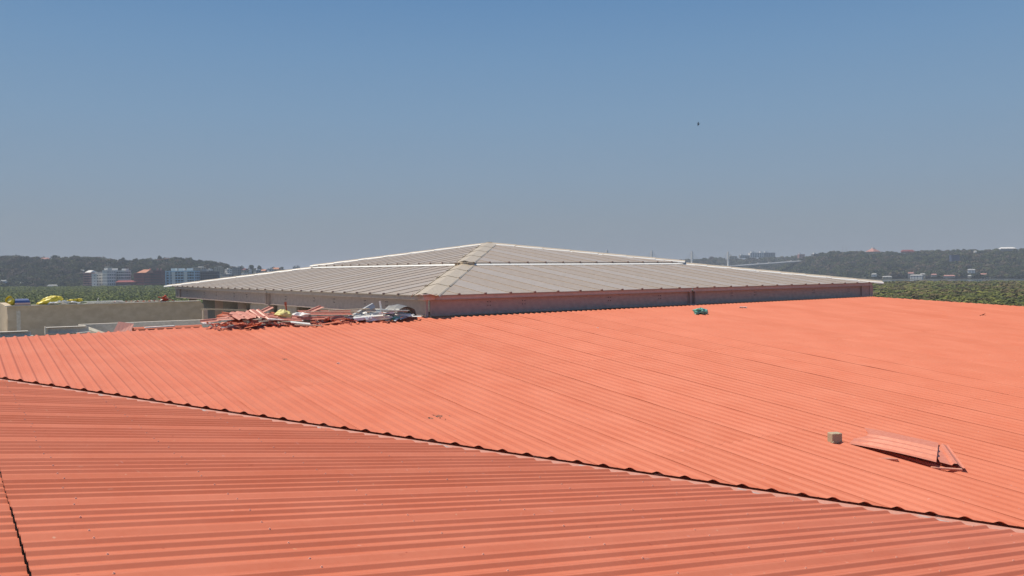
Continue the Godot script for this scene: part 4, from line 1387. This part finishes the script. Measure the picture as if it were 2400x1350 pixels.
func make_town(left: Dictionary) -> void:
	var k := 1300.0 / F_PX      # metres per photo pixel at the town
	var z := 1300.0
	var b: Node3D
	# the white complex, left to right
	b = building("apartment_block", "pink and white striped block at the left end of the white complex", spot(202, 668, z + 25), -0.35, 18 * k, 14, 5, 4, 3.7, M.far_pink, {band = 0.42, pier = 0.12, core = M.far_cream})
	gable(b, "roof", Vector3(3, 19.5, 0), 12, 14, 3.5, M.far_white)
	b = building("apartment_block", "cream white block with square windows, second from left in the white complex", spot(221, 671, z), -0.5, 18 * k, 16, 4, 3, 4.6, M.far_white, {band = 0.55, pier = 0.45})
	add_box(b, "roof_room", Vector3(1, 20.5, -7), Vector3(7, 3.5, 8), M.far_grey)
	b = building("apartment_block", "tall white stair tower block in the middle of the white complex", spot(246, 671, z - 6), -0.5, 17 * k, 15, 5, 3, 4.7, M.far_white, {band = 0.6, pier = 0.4})
	add_box(b, "roof_room", Vector3(0, 26.4, -6), Vector3(8, 3.0, 8), M.far_white)
	add_box(b, "tank", Vector3(1, 29.2, -6), Vector3(10, 1.0, 6), M.far_grey)
	for x in [-2.0, 2.5]:
		add_box(b, "mast", Vector3(x, 32.5, -6), Vector3(0.4, 7.0, 0.4), M.far_grey)
	b = building("apartment_block", "long white block with open balconies at the right of the white complex", spot(276, 669, z + 8), -0.22, 40 * k, 14, 5, 7, 4.4, M.far_white, {band = 0.42, pier = 0.22})
	add_box(b, "roof_room", Vector3(-9, 24.2, -6), Vector3(5, 4.5, 6), M.far_white)
	add_box(b, "roof_room", Vector3(9, 24.4, -6), Vector3(8, 3.0, 6), M.far_white)
	b = thing("low_red_hall", "long low hall with a dark red roof right of the white complex", "building", spot(292, 668, z - 12), 0.05)
	add_box(b, "wall", Vector3(0, 2.2, -5), Vector3(40 * k, 4.4, 10), M.far_maroon)
	gable(b, "roof", Vector3(0, 4.4, 0.6), 43 * k, 11.5, 2.6, M.far_red)
	b = building("red_block", "red brick-coloured block with an orange hipped roof", spot(326, 667, z + 10), -0.45, 34 * k, 22, 4, 6, 4.2, M.far_red, {band = 0.62, pier = 0.3, core = M.far_maroon})
	gable(b, "roof", Vector3(5, 18.2, 0), 20, 22, 5.0, M.far_orange)
	b = building("red_block", "dark maroon windowed block adjoining the red block's right side", spot(361, 666, z + 16), 0.12, 34 * k, 20, 5, 8, 4.0, M.far_maroon, {band = 0.6, pier = 0.3, core = M.far_maroon})
	for x in [-7.0, 4.0, 9.0]: add_box(b, "tank", Vector3(x, 23.0, -6), Vector3(2.4, 3.6, 2.4), M.far_pink)
	b = building("blue_block", "blue and white office block with horizontal window bands", spot(423, 668, z - 10), -0.16, 72 * k, 16, 5, 10, 4.1, M.far_blue, {band = 0.4, pier = 0.16})
	for x in [-11.0, 9.0]: add_box(b, "stair_tower", Vector3(x, 10.0, 0.3), Vector3(5.0, 19.5, 1.4), M.far_white)
	for q in [[-23.4, 1.6], [23.4, 1.6], [-17.0, 1.6]]: add_box(b, "fin", Vector3(q[0], 10.8, 0.45), Vector3(q[1], 22.4, 1.8), M.far_blue)
	for x in [-14.0, -2.0, 12.0]: add_box(b, "roof_room", Vector3(x, 23.5, -7), Vector3(7, 4.0, 6), M.far_white)
	b = building("dark_block", "dark glazed block joined to the blue office block's right end", spot(486, 668, z + 4), 0.1, 44 * k, 18, 5, 8, 4.0, M.far_dark, {band = 0.35, pier = 0.12})
	add_box(b, "roof_room", Vector3(-6, 22.6, -7), Vector3(6, 4.0, 6), M.far_grey)
	# the houses stepping up behind: each with its own size, colour and neighbours
	# [centre, roof row, width, kind, label] in photo pixels
	var houses := [[430, 632, 26, 1, "white roof-level house directly above the blue office block"], [462, 626, 37, 3, "long cream flat-roofed block behind the blue office block"], [487, 631, 11, 1, "white narrow house right of the long cream block"], [510, 625, 20, 3, "cream gabled house standing highest among the town houses"], [530, 630, 15, 1, "white house with dark openings, right of the cream gabled house"], [551, 626, 19, 2, "grey stepped house between two white town houses"], [570, 632, 14, 4, "brown-roofed house under the left of the two rounded trees"], [581, 631, 7, 1, "thin white house under the left of the two rounded trees"], [598, 632, 14, 2, "grey house under the right of the two rounded trees"], [616, 634, 16, 4, "dark-roofed low house left of the tall white and grey house"], [629, 629, 10, 1, "tall white and grey house above the skylight's left slope"], [645, 630, 20, 4, "low red-roofed house right of the tall white and grey house"], [568, 640, 8, 1, "small bright white house closest to the skylight's left slope"], [691, 624, 13, 1, "bright white box house rising over the skylight's left hip"], [528, 642, 34, 2, "grey lower block in front of the white town houses"], [503, 641, 16, 5, "blue grey low block right of the dark block"]]
	var i := 0
	for q in houses:
		var zz: float = 1420.0 + (i * 37) % 90 if i < 12 else 1330.0 + (i * 23) % 50
		var kk := zz / F_PX
		var m: Material = [M.far_grey, M.far_white, M.far_grey, M.far_cream, M.far_cream, M.far_blue][q[3]]
		var top: float = 17.0 * kk
		var fl := 4 if i % 2 else 3
		b = building("town_house", q[4], spot(q[0], q[1] + 19.0, zz), [-0.8, -0.45, -0.65, -0.3][i % 4], q[2] * kk * 0.85, 9, fl, maxi(2, int(q[2] * kk / 4.0)), top / fl, m, {band = 0.55, pier = 0.4})
		if q[3] == 4: gable(b, "roof", Vector3(0, top + 0.6, 0.5), q[2] * kk, 10, 3.0, M.far_orange if i % 2 else M.far_maroon)
		else:
			add_box(b, "roof_room", Vector3(q[2] * kk * 0.2, top + 1.4, -4), Vector3(q[2] * kk * 0.35, 2.4, 4), M.far_white if i % 3 else M.far_grey)
			add_box(b, "tank", Vector3(-q[2] * kk * 0.25, top + 1.2, -4), Vector3(1.6, 1.8, 1.6), M.far_dark)
		i += 1
	# buildings on the hill
	var zr := 1745.0
	b = building("ridge_house", "orange building with a white band on the left ridge", spot(384, 619, zr), 0.05, 27, 12, 2, 5, 4.6, M.far_orange, {band = 0.6, pier = 0.3})
	add_box(b, "parapet", Vector3(0, 6.2, 0.3), Vector3(28, 1.4, 0.6), M.far_white)
	add_box(b, "roof_room", Vector3(6, 11.2, -5), Vector3(10, 3.2, 6), M.far_cream)
	b = thing("hill_house", "small house with a pink roof below the flat-topped tree on the left hill", "building", spot(106, 612, 1690), 0.2)
	add_box(b, "wall", Vector3(0, 2, -4), Vector3(14, 4, 8), M.far_white)
	gable(b, "roof", Vector3(0, 4, 0.6), 16, 9.5, 3, M.far_pink)
	var small := [[140, 640, "tiny white and red house low on the left hill"], [193, 635, "tiny white house above the pink striped block"], [122, 671, "long low pale wall at the foot of the left hill"], [440, 619, "tiny white house among trees above the town"], [352, 619, "pale house in the trees left of the orange ridge building, upper of two"], [361, 623, "pale house in the trees left of the orange ridge building, lower of two"], [7, 660, "tiny pale house at the far left foot of the hill"], [50, 665, "tiny white hut at the foot of the left hill"]]
	i = 0
	for q in small:
		var zz: float = [1560.0, 1540.0, 1290.0, 1700.0, 1690.0, 1660.0, 1380.0, 1350.0][i]
		var w: float = [5.0, 6.0, 14.0, 8.0, 10.0, 9.0, 9.0, 4.0][i]
		b = thing("hill_house", q[2], "building", spot(q[0], q[1] + 3, zz), 0.1 * (i % 3))
		add_box(b, "wall", Vector3(0, 1.2, -2), Vector3(w, 3.4, 4), M.far_white)
		gable(b, "roof", Vector3(0, 2.9, 0.4), w + 1.0, 5, 1.6, M.far_red if i == 0 else M.far_grey)
		i += 1

func make_far_shore(right: Dictionary, far: Dictionary) -> void:
	var b: Node3D
	var i := 0
	var shore := [[2048, 648, 10, 5, 0, 1, "white shed at the shore just right of the skylight's right corner"], [2080, 653, 20, 3, 0, 1, "long low white shed on the far shore"], [2135, 652, 12, 13, 2, 3, "grey house at the left of the shore house cluster"], [2147, 654, 26, 9, 0, 2, "white two-storey house in the middle of the shore house cluster"], [2162, 652, 10, 10, 0, 2, "white house at the right of the shore house cluster"], [2190, 648, 10, 3, 2, 1, "small grey shed right of the shore house cluster"], [2277, 640, 15, 8, 0, 2, "white house standing higher, above the shore"], [2272, 651, 6, 4, 0, 1, "tiny white hut below the higher white house"], [2302, 648, 20, 5, 2, 1, "long grey-roofed shed right of the higher white house"], [2308, 655, 16, 5, 0, 1, "white boat shed on the shore"], [2327, 655, 11, 4, 0, 1, "small bright white shed next to the boat shed"], [2350, 654, 14, 4, 3, 1, "low pink-walled shed left of the tall shore house"], [2374, 655, 15, 16, 0, 4, "tall white and grey three-storey house on the far shore"], [2395, 655, 12, 5, 3, 1, "orange-roofed house at the right edge on the far shore"], [2225, 651, 24, 3, 2, 1, "long low dark shed in the middle of the far shore"]]
	for q in shore:
		var z: float = 1530.0 + (i * 29) % 40
		var k := z / F_PX
		var wall: Material = [M.far_cream, M.far_cream, M.far_grey, M.far_pink][q[4]] if i % 3 else [M.far_white, M.far_cream, M.far_grey, M.far_pink][q[4]]
		var p := spot(q[0], q[1], z)
		b = building("shore_house", q[6], p, [-0.6, -0.3, -0.45, -0.7][i % 4], q[2] * k, 8, q[5], maxi(2, int(q[2] * k / 4.5)), maxf(2.4, q[3] * k / q[5] * 0.8), wall, {band = 0.5, pier = 0.4})
		var h: float = maxf(2.4, q[3] * k / q[5] * 0.8) * q[5]
		gable(b, "roof", Vector3(0, h + 0.75, 0.5), q[2] * k + 1.4, 9.4, 1.8, [M.far_grey, M.far_grey, M.far_pink][i % 3] if i != 13 else M.far_orange)
		i += 1
	# along the right hill's top
	b = thing("pyramid_roofed_hall", "hall with a steep pink pyramid roof and white top on the right hill", "building", spot(2046, 594, 2180), 0.5)
	add_box(b, "wall", Vector3(0, 2, 0), Vector3(22, 5, 22), M.far_cream)
	var st := begin()
	for k in 4:
		var r := Basis(Vector3.UP, PI / 2 * k)
		quad(st, r * Vector3(-13, 4.5, 13), r * Vector3(-2, 13, 2), r * Vector3(2, 13, 2), r * Vector3(13, 4.5, 13))
	build(st, "roof", M.far_pink, b)
	add_box(b, "lantern", Vector3(0, 14, 0), Vector3(5.5, 2.4, 5.5), M.far_white)
	add_box(b, "side_wing", Vector3(18, 3, -4), Vector3(16, 5, 12), M.far_pink)
	b = thing("red_roofed_house", "long house with a red roof on the right hill's skyline", "building", spot(2130, 592, 2120), 0.1)
	add_box(b, "wall", Vector3(0, 1, -5), Vector3(30, 4, 9), M.far_pink)
	gable(b, "roof", Vector3(0, 3, 0.5), 34, 11, 4, M.far_red)
	b = thing("white_roofed_hall", "long hall with a wide white roof near the right edge's skyline", "building", spot(2364, 587, 1990), -0.05)
	add_box(b, "wall", Vector3(0, 2, -6), Vector3(24, 5, 10), M.far_grey)
	gable(b, "roof", Vector3(0, 4.5, 1), 36, 14, 3.2, M.far_white)
	b = thing("white_hut", "tiny white gabled hut on the right hill left of the wide white roof", "building", spot(2287, 592, 1960), 0.2)
	add_box(b, "wall", Vector3(0, 1, -2), Vector3(5, 3, 4), M.far_white)
	gable(b, "roof", Vector3(0, 2.5, 0.4), 6, 5, 1.8, M.far_white)
	b = building("blue_clad_building", "dark blue clad building in the trees of the right hill", spot(2240, 612, 1840), 0.0, 18, 10, 3, 4, 4.2, M.tarp_blue, {band = 0.8, pier = 0.7, core = M.tarp_blue, panes = false})
	# on the distant ridge
	var list := [[1719, 607, 18, 6, 2, "pale block on the distant ridge right of the last bridge pylon"], [1746, 605, 22, 6, 2, "low grey block on the distant ridge, second right of the last pylon"], [1775, 603, 34, 10, 3, "large white block on the distant ridge, left half of the biggest complex"], [1804, 602, 26, 9, 3, "pale grey block on the distant ridge, right half of the biggest complex"], [1880, 604, 14, 7, 2, "pinkish house with a white roof on the distant ridge"], [1916, 602, 18, 5, 1, "dark long house on the ridge where the two hills meet"]]
	i = 0
	for q in list:
		var z: float = 2820.0 if i < 5 else 2300.0
		var k := z / F_PX
		b = building("ridge_block", q[5], spot(q[0], q[1], z), 0.1 * (i % 3) - 0.1, q[2] * k, 16, q[4], int(q[2] * k / 7.0), q[3] * k / q[4], [M.far_cream, M.far_grey, M.far_white, M.far_grey, M.far_pink, M.far_dark][i], {band = 0.5, pier = 0.35})
		add_box(b, "roof_room", Vector3(-q[2] * k * 0.28, q[3] * k + 3.0, -6), Vector3(q[2] * k * 0.25, 4, 8), M.far_white)
		if i == 2: add_box(b, "roof_room", Vector3(q[2] * k * 0.3, q[3] * k + 3.0, -6), Vector3(6, 4, 8), M.far_white)
		i += 1

func make_bridge() -> void:
	# pylons every 150 m along a line going away to the right; the deck climbs to the right-hand hill
	var z0 := 1754.0
	var p0 := Vector3(223.0 / F_PX * z0, 0, -z0)
	var stepv := Vector3(0.0624 * z0, 0, -0.0585 * z0)
	var br := thing("cable_stayed_bridge", "long pale cable-stayed bridge with slim pylons beyond the skylight", "bridge", p0, 0.0)
	var deck_y := func(i: float) -> float: return CAM_Y + lerpf(3.0, 5.1, i / 3.17) if i < 3.17 else CAM_Y + lerpf(5.1, 19.0, (i - 3.17) / 2.48)
	var dirv := stepv.normalized()
	var side := dirv.cross(Vector3.UP)
	var st := begin()
	var i := -1.0
	while i < 6.4:
		var a: Vector3 = stepv * i + Vector3(0, deck_y.call(i), 0)
		var b: Vector3 = stepv * (i + 0.2) + Vector3(0, deck_y.call(i + 0.2), 0)
		var w := side * 11.0
		var t := Vector3(0, 2.6, 0)
		hexa(st, [a - w - t, a + w - t, a + w, a - w, b - w - t, b + w - t, b + w, b - w])
		i += 0.2
	build(st, "deck", M.far_grey, br)
	st = begin()
	i = -1.0
	while i < 6.4:
		var a: Vector3 = stepv * i + Vector3(0, deck_y.call(i), 0) - side * 10.6
		var b: Vector3 = stepv * (i + 0.2) + Vector3(0, deck_y.call(i + 0.2), 0) - side * 10.6
		hexa(st, [a, a + side * 0.4, a + side * 0.4 + Vector3(0, 1.2, 0), a + Vector3(0, 1.2, 0), b, b + side * 0.4, b + side * 0.4 + Vector3(0, 1.2, 0), b + Vector3(0, 1.2, 0)])
		i += 0.2
	build(st, "parapet", M.far_white, br)
	for k in 4:
		var base: Vector3 = stepv * k
		st = begin()
		var topy := CAM_Y + 39.5
		hexa(st, [base - side * 2.2 - dirv * 1.8, base + side * 2.2 - dirv * 1.8, base + side * 2.2 + dirv * 1.8, base - side * 2.2 + dirv * 1.8, base - side * 1.6 - dirv * 1.5 + Vector3(0, topy, 0), base + side * 1.6 - dirv * 1.5 + Vector3(0, topy, 0), base + side * 1.6 + dirv * 1.5 + Vector3(0, topy, 0), base - side * 1.6 + dirv * 1.5 + Vector3(0, topy, 0)])
		var py := build(st, "pylon", M.far_white, br)
		st = begin()
		for c in 9:
			for s in [-1.0, 1.0]:
				var d: float = s * (0.10 + 0.042 * c)
				tube(st, base + Vector3(0, topy - 2.0 - (8 - c) * 2.1, 0), base + stepv * d + Vector3(0, deck_y.call(k + d), 0), 0.16, 0.16, 4, false)
		build(st, "stay_cables", M.far_grey, py)
	# two lamp masts and traffic near the right end
	for q in [[4.0, "white van driving on the bridge, nearest to the pylons"], [4.35, "pale car driving on the bridge behind the van"], [5.1, "white lorry high on the bridge ramp"], [5.75, "white bus at the right end of the bridge"]]:
		var p: Vector3 = p0 + stepv * q[0] + Vector3(0, deck_y.call(q[0]), 0) - side * 7.0
		var v := thing("vehicle", q[1], "vehicle", p, atan2(-stepv.z, stepv.x))
		add_box(v, "body", Vector3(0, 1.7, 0), Vector3(7.0, 2.2, 2.2), M.far_white)
		add_box(v, "cab", Vector3(2.6, 2.2, 0), Vector3(1.7, 2.4, 2.0), M.far_grey)
		st = begin()
		for x in [-2.2, 2.2]: tube(st, Vector3(x, 0.5, -1.1), Vector3(x, 0.5, 1.1), 0.5, 0.5, 8)
		build(st, "wheels", M.far_dark, v)
	# masts on the right hill's top
	for q in [[1975, 577, "thin radio mast on the right hill, left of a similar one"], [1984, 579, "thin radio mast on the right hill, right of a similar one"]]:
		var p := spot(q[0], q[1], 2260)
		var m := thing("radio_mast", q[2], "mast", Vector3(p.x, p.y - 18.0, p.z), 0.0)
		st = begin()
		for s in [[-0.6, -0.4], [0.6, -0.4], [0.0, 0.7]]: tube(st, Vector3(s[0], 0, s[1]), Vector3(s[0] * 0.3, 18, s[1] * 0.3), 0.16, 0.12, 4)
		for y in range(1, 9): path_tube(st, [Vector3(-0.5, y * 2.0, -0.35), Vector3(0.5, y * 2.0 + 1, -0.35), Vector3(0, y * 2.0, 0.5)], 0.07, 4)
		build(st, "lattice", M.far_grey, m)

func make_bird() -> void:
	var p := spot(1638, 293, 105)
	var b := thing("bird", "small dark bird gliding in the clear sky", "bird", p, 0.6)
	var st := begin()
	var body := turn(20, 35, -52)
	lump(st, Vector3.ZERO, Vector3(0.17, 0.055, 0.055), 1.0, 0.05, 10, 8, body)
	lump(st, body * Vector3(0.17, 0.01, 0), Vector3(0.05, 0.04, 0.04), 2.0, 0.05, 8, 6, body)
	tube(st, body * Vector3(0.20, 0.0, 0), body * Vector3(0.25, -0.01, 0), 0.014, 0.003, 5)
	var bd := build(st, "body", M.feather, b)
	for s in [-1.0, 1.0]:
		st = begin()
		var w := [body * Vector3(0.08, 0.02, 0.03 * s), body * Vector3(-0.06, 0.02, 0.03 * s), body * Vector3(-0.08, 0.10, 0.10 * s), body * Vector3(0.04, 0.11, 0.10 * s), body * Vector3(-0.12, 0.16, 0.19 * s)]
		quad(st, w[0], w[3], w[2], w[1])
		tri(st, w[3], w[4], w[2])
		for q in [[0, 3], [3, 4]]: tube(st, w[q[0]], w[q[1]], 0.012, 0.006, 5)
		build(st, "wing", M.feather, b)
	st = begin()
	var tl := [body * Vector3(-0.14, 0, 0.03), body * Vector3(-0.14, 0, -0.03), body * Vector3(-0.31, 0.01, -0.07), body * Vector3(-0.31, 0.01, 0.07)]
	hexa(st, [tl[0], tl[1], tl[2], tl[3], tl[0] + Vector3(0, 0.01, 0), tl[1] + Vector3(0, 0.01, 0), tl[2] + Vector3(0, 0.01, 0), tl[3] + Vector3(0, 0.01, 0)])
	build(st, "tail", M.feather, b)
func _ready() -> void:
	rng.seed = 20240611
	noise.seed = 5
	noise.noise_type = FastNoiseLite.TYPE_SIMPLEX_SMOOTH
	noise.frequency = 0.02
	make_view()
	make_materials()
	make_materials_2()
	make_landscape()
	make_red_building()
	make_skylight()
	make_terrace()
	make_scrap()
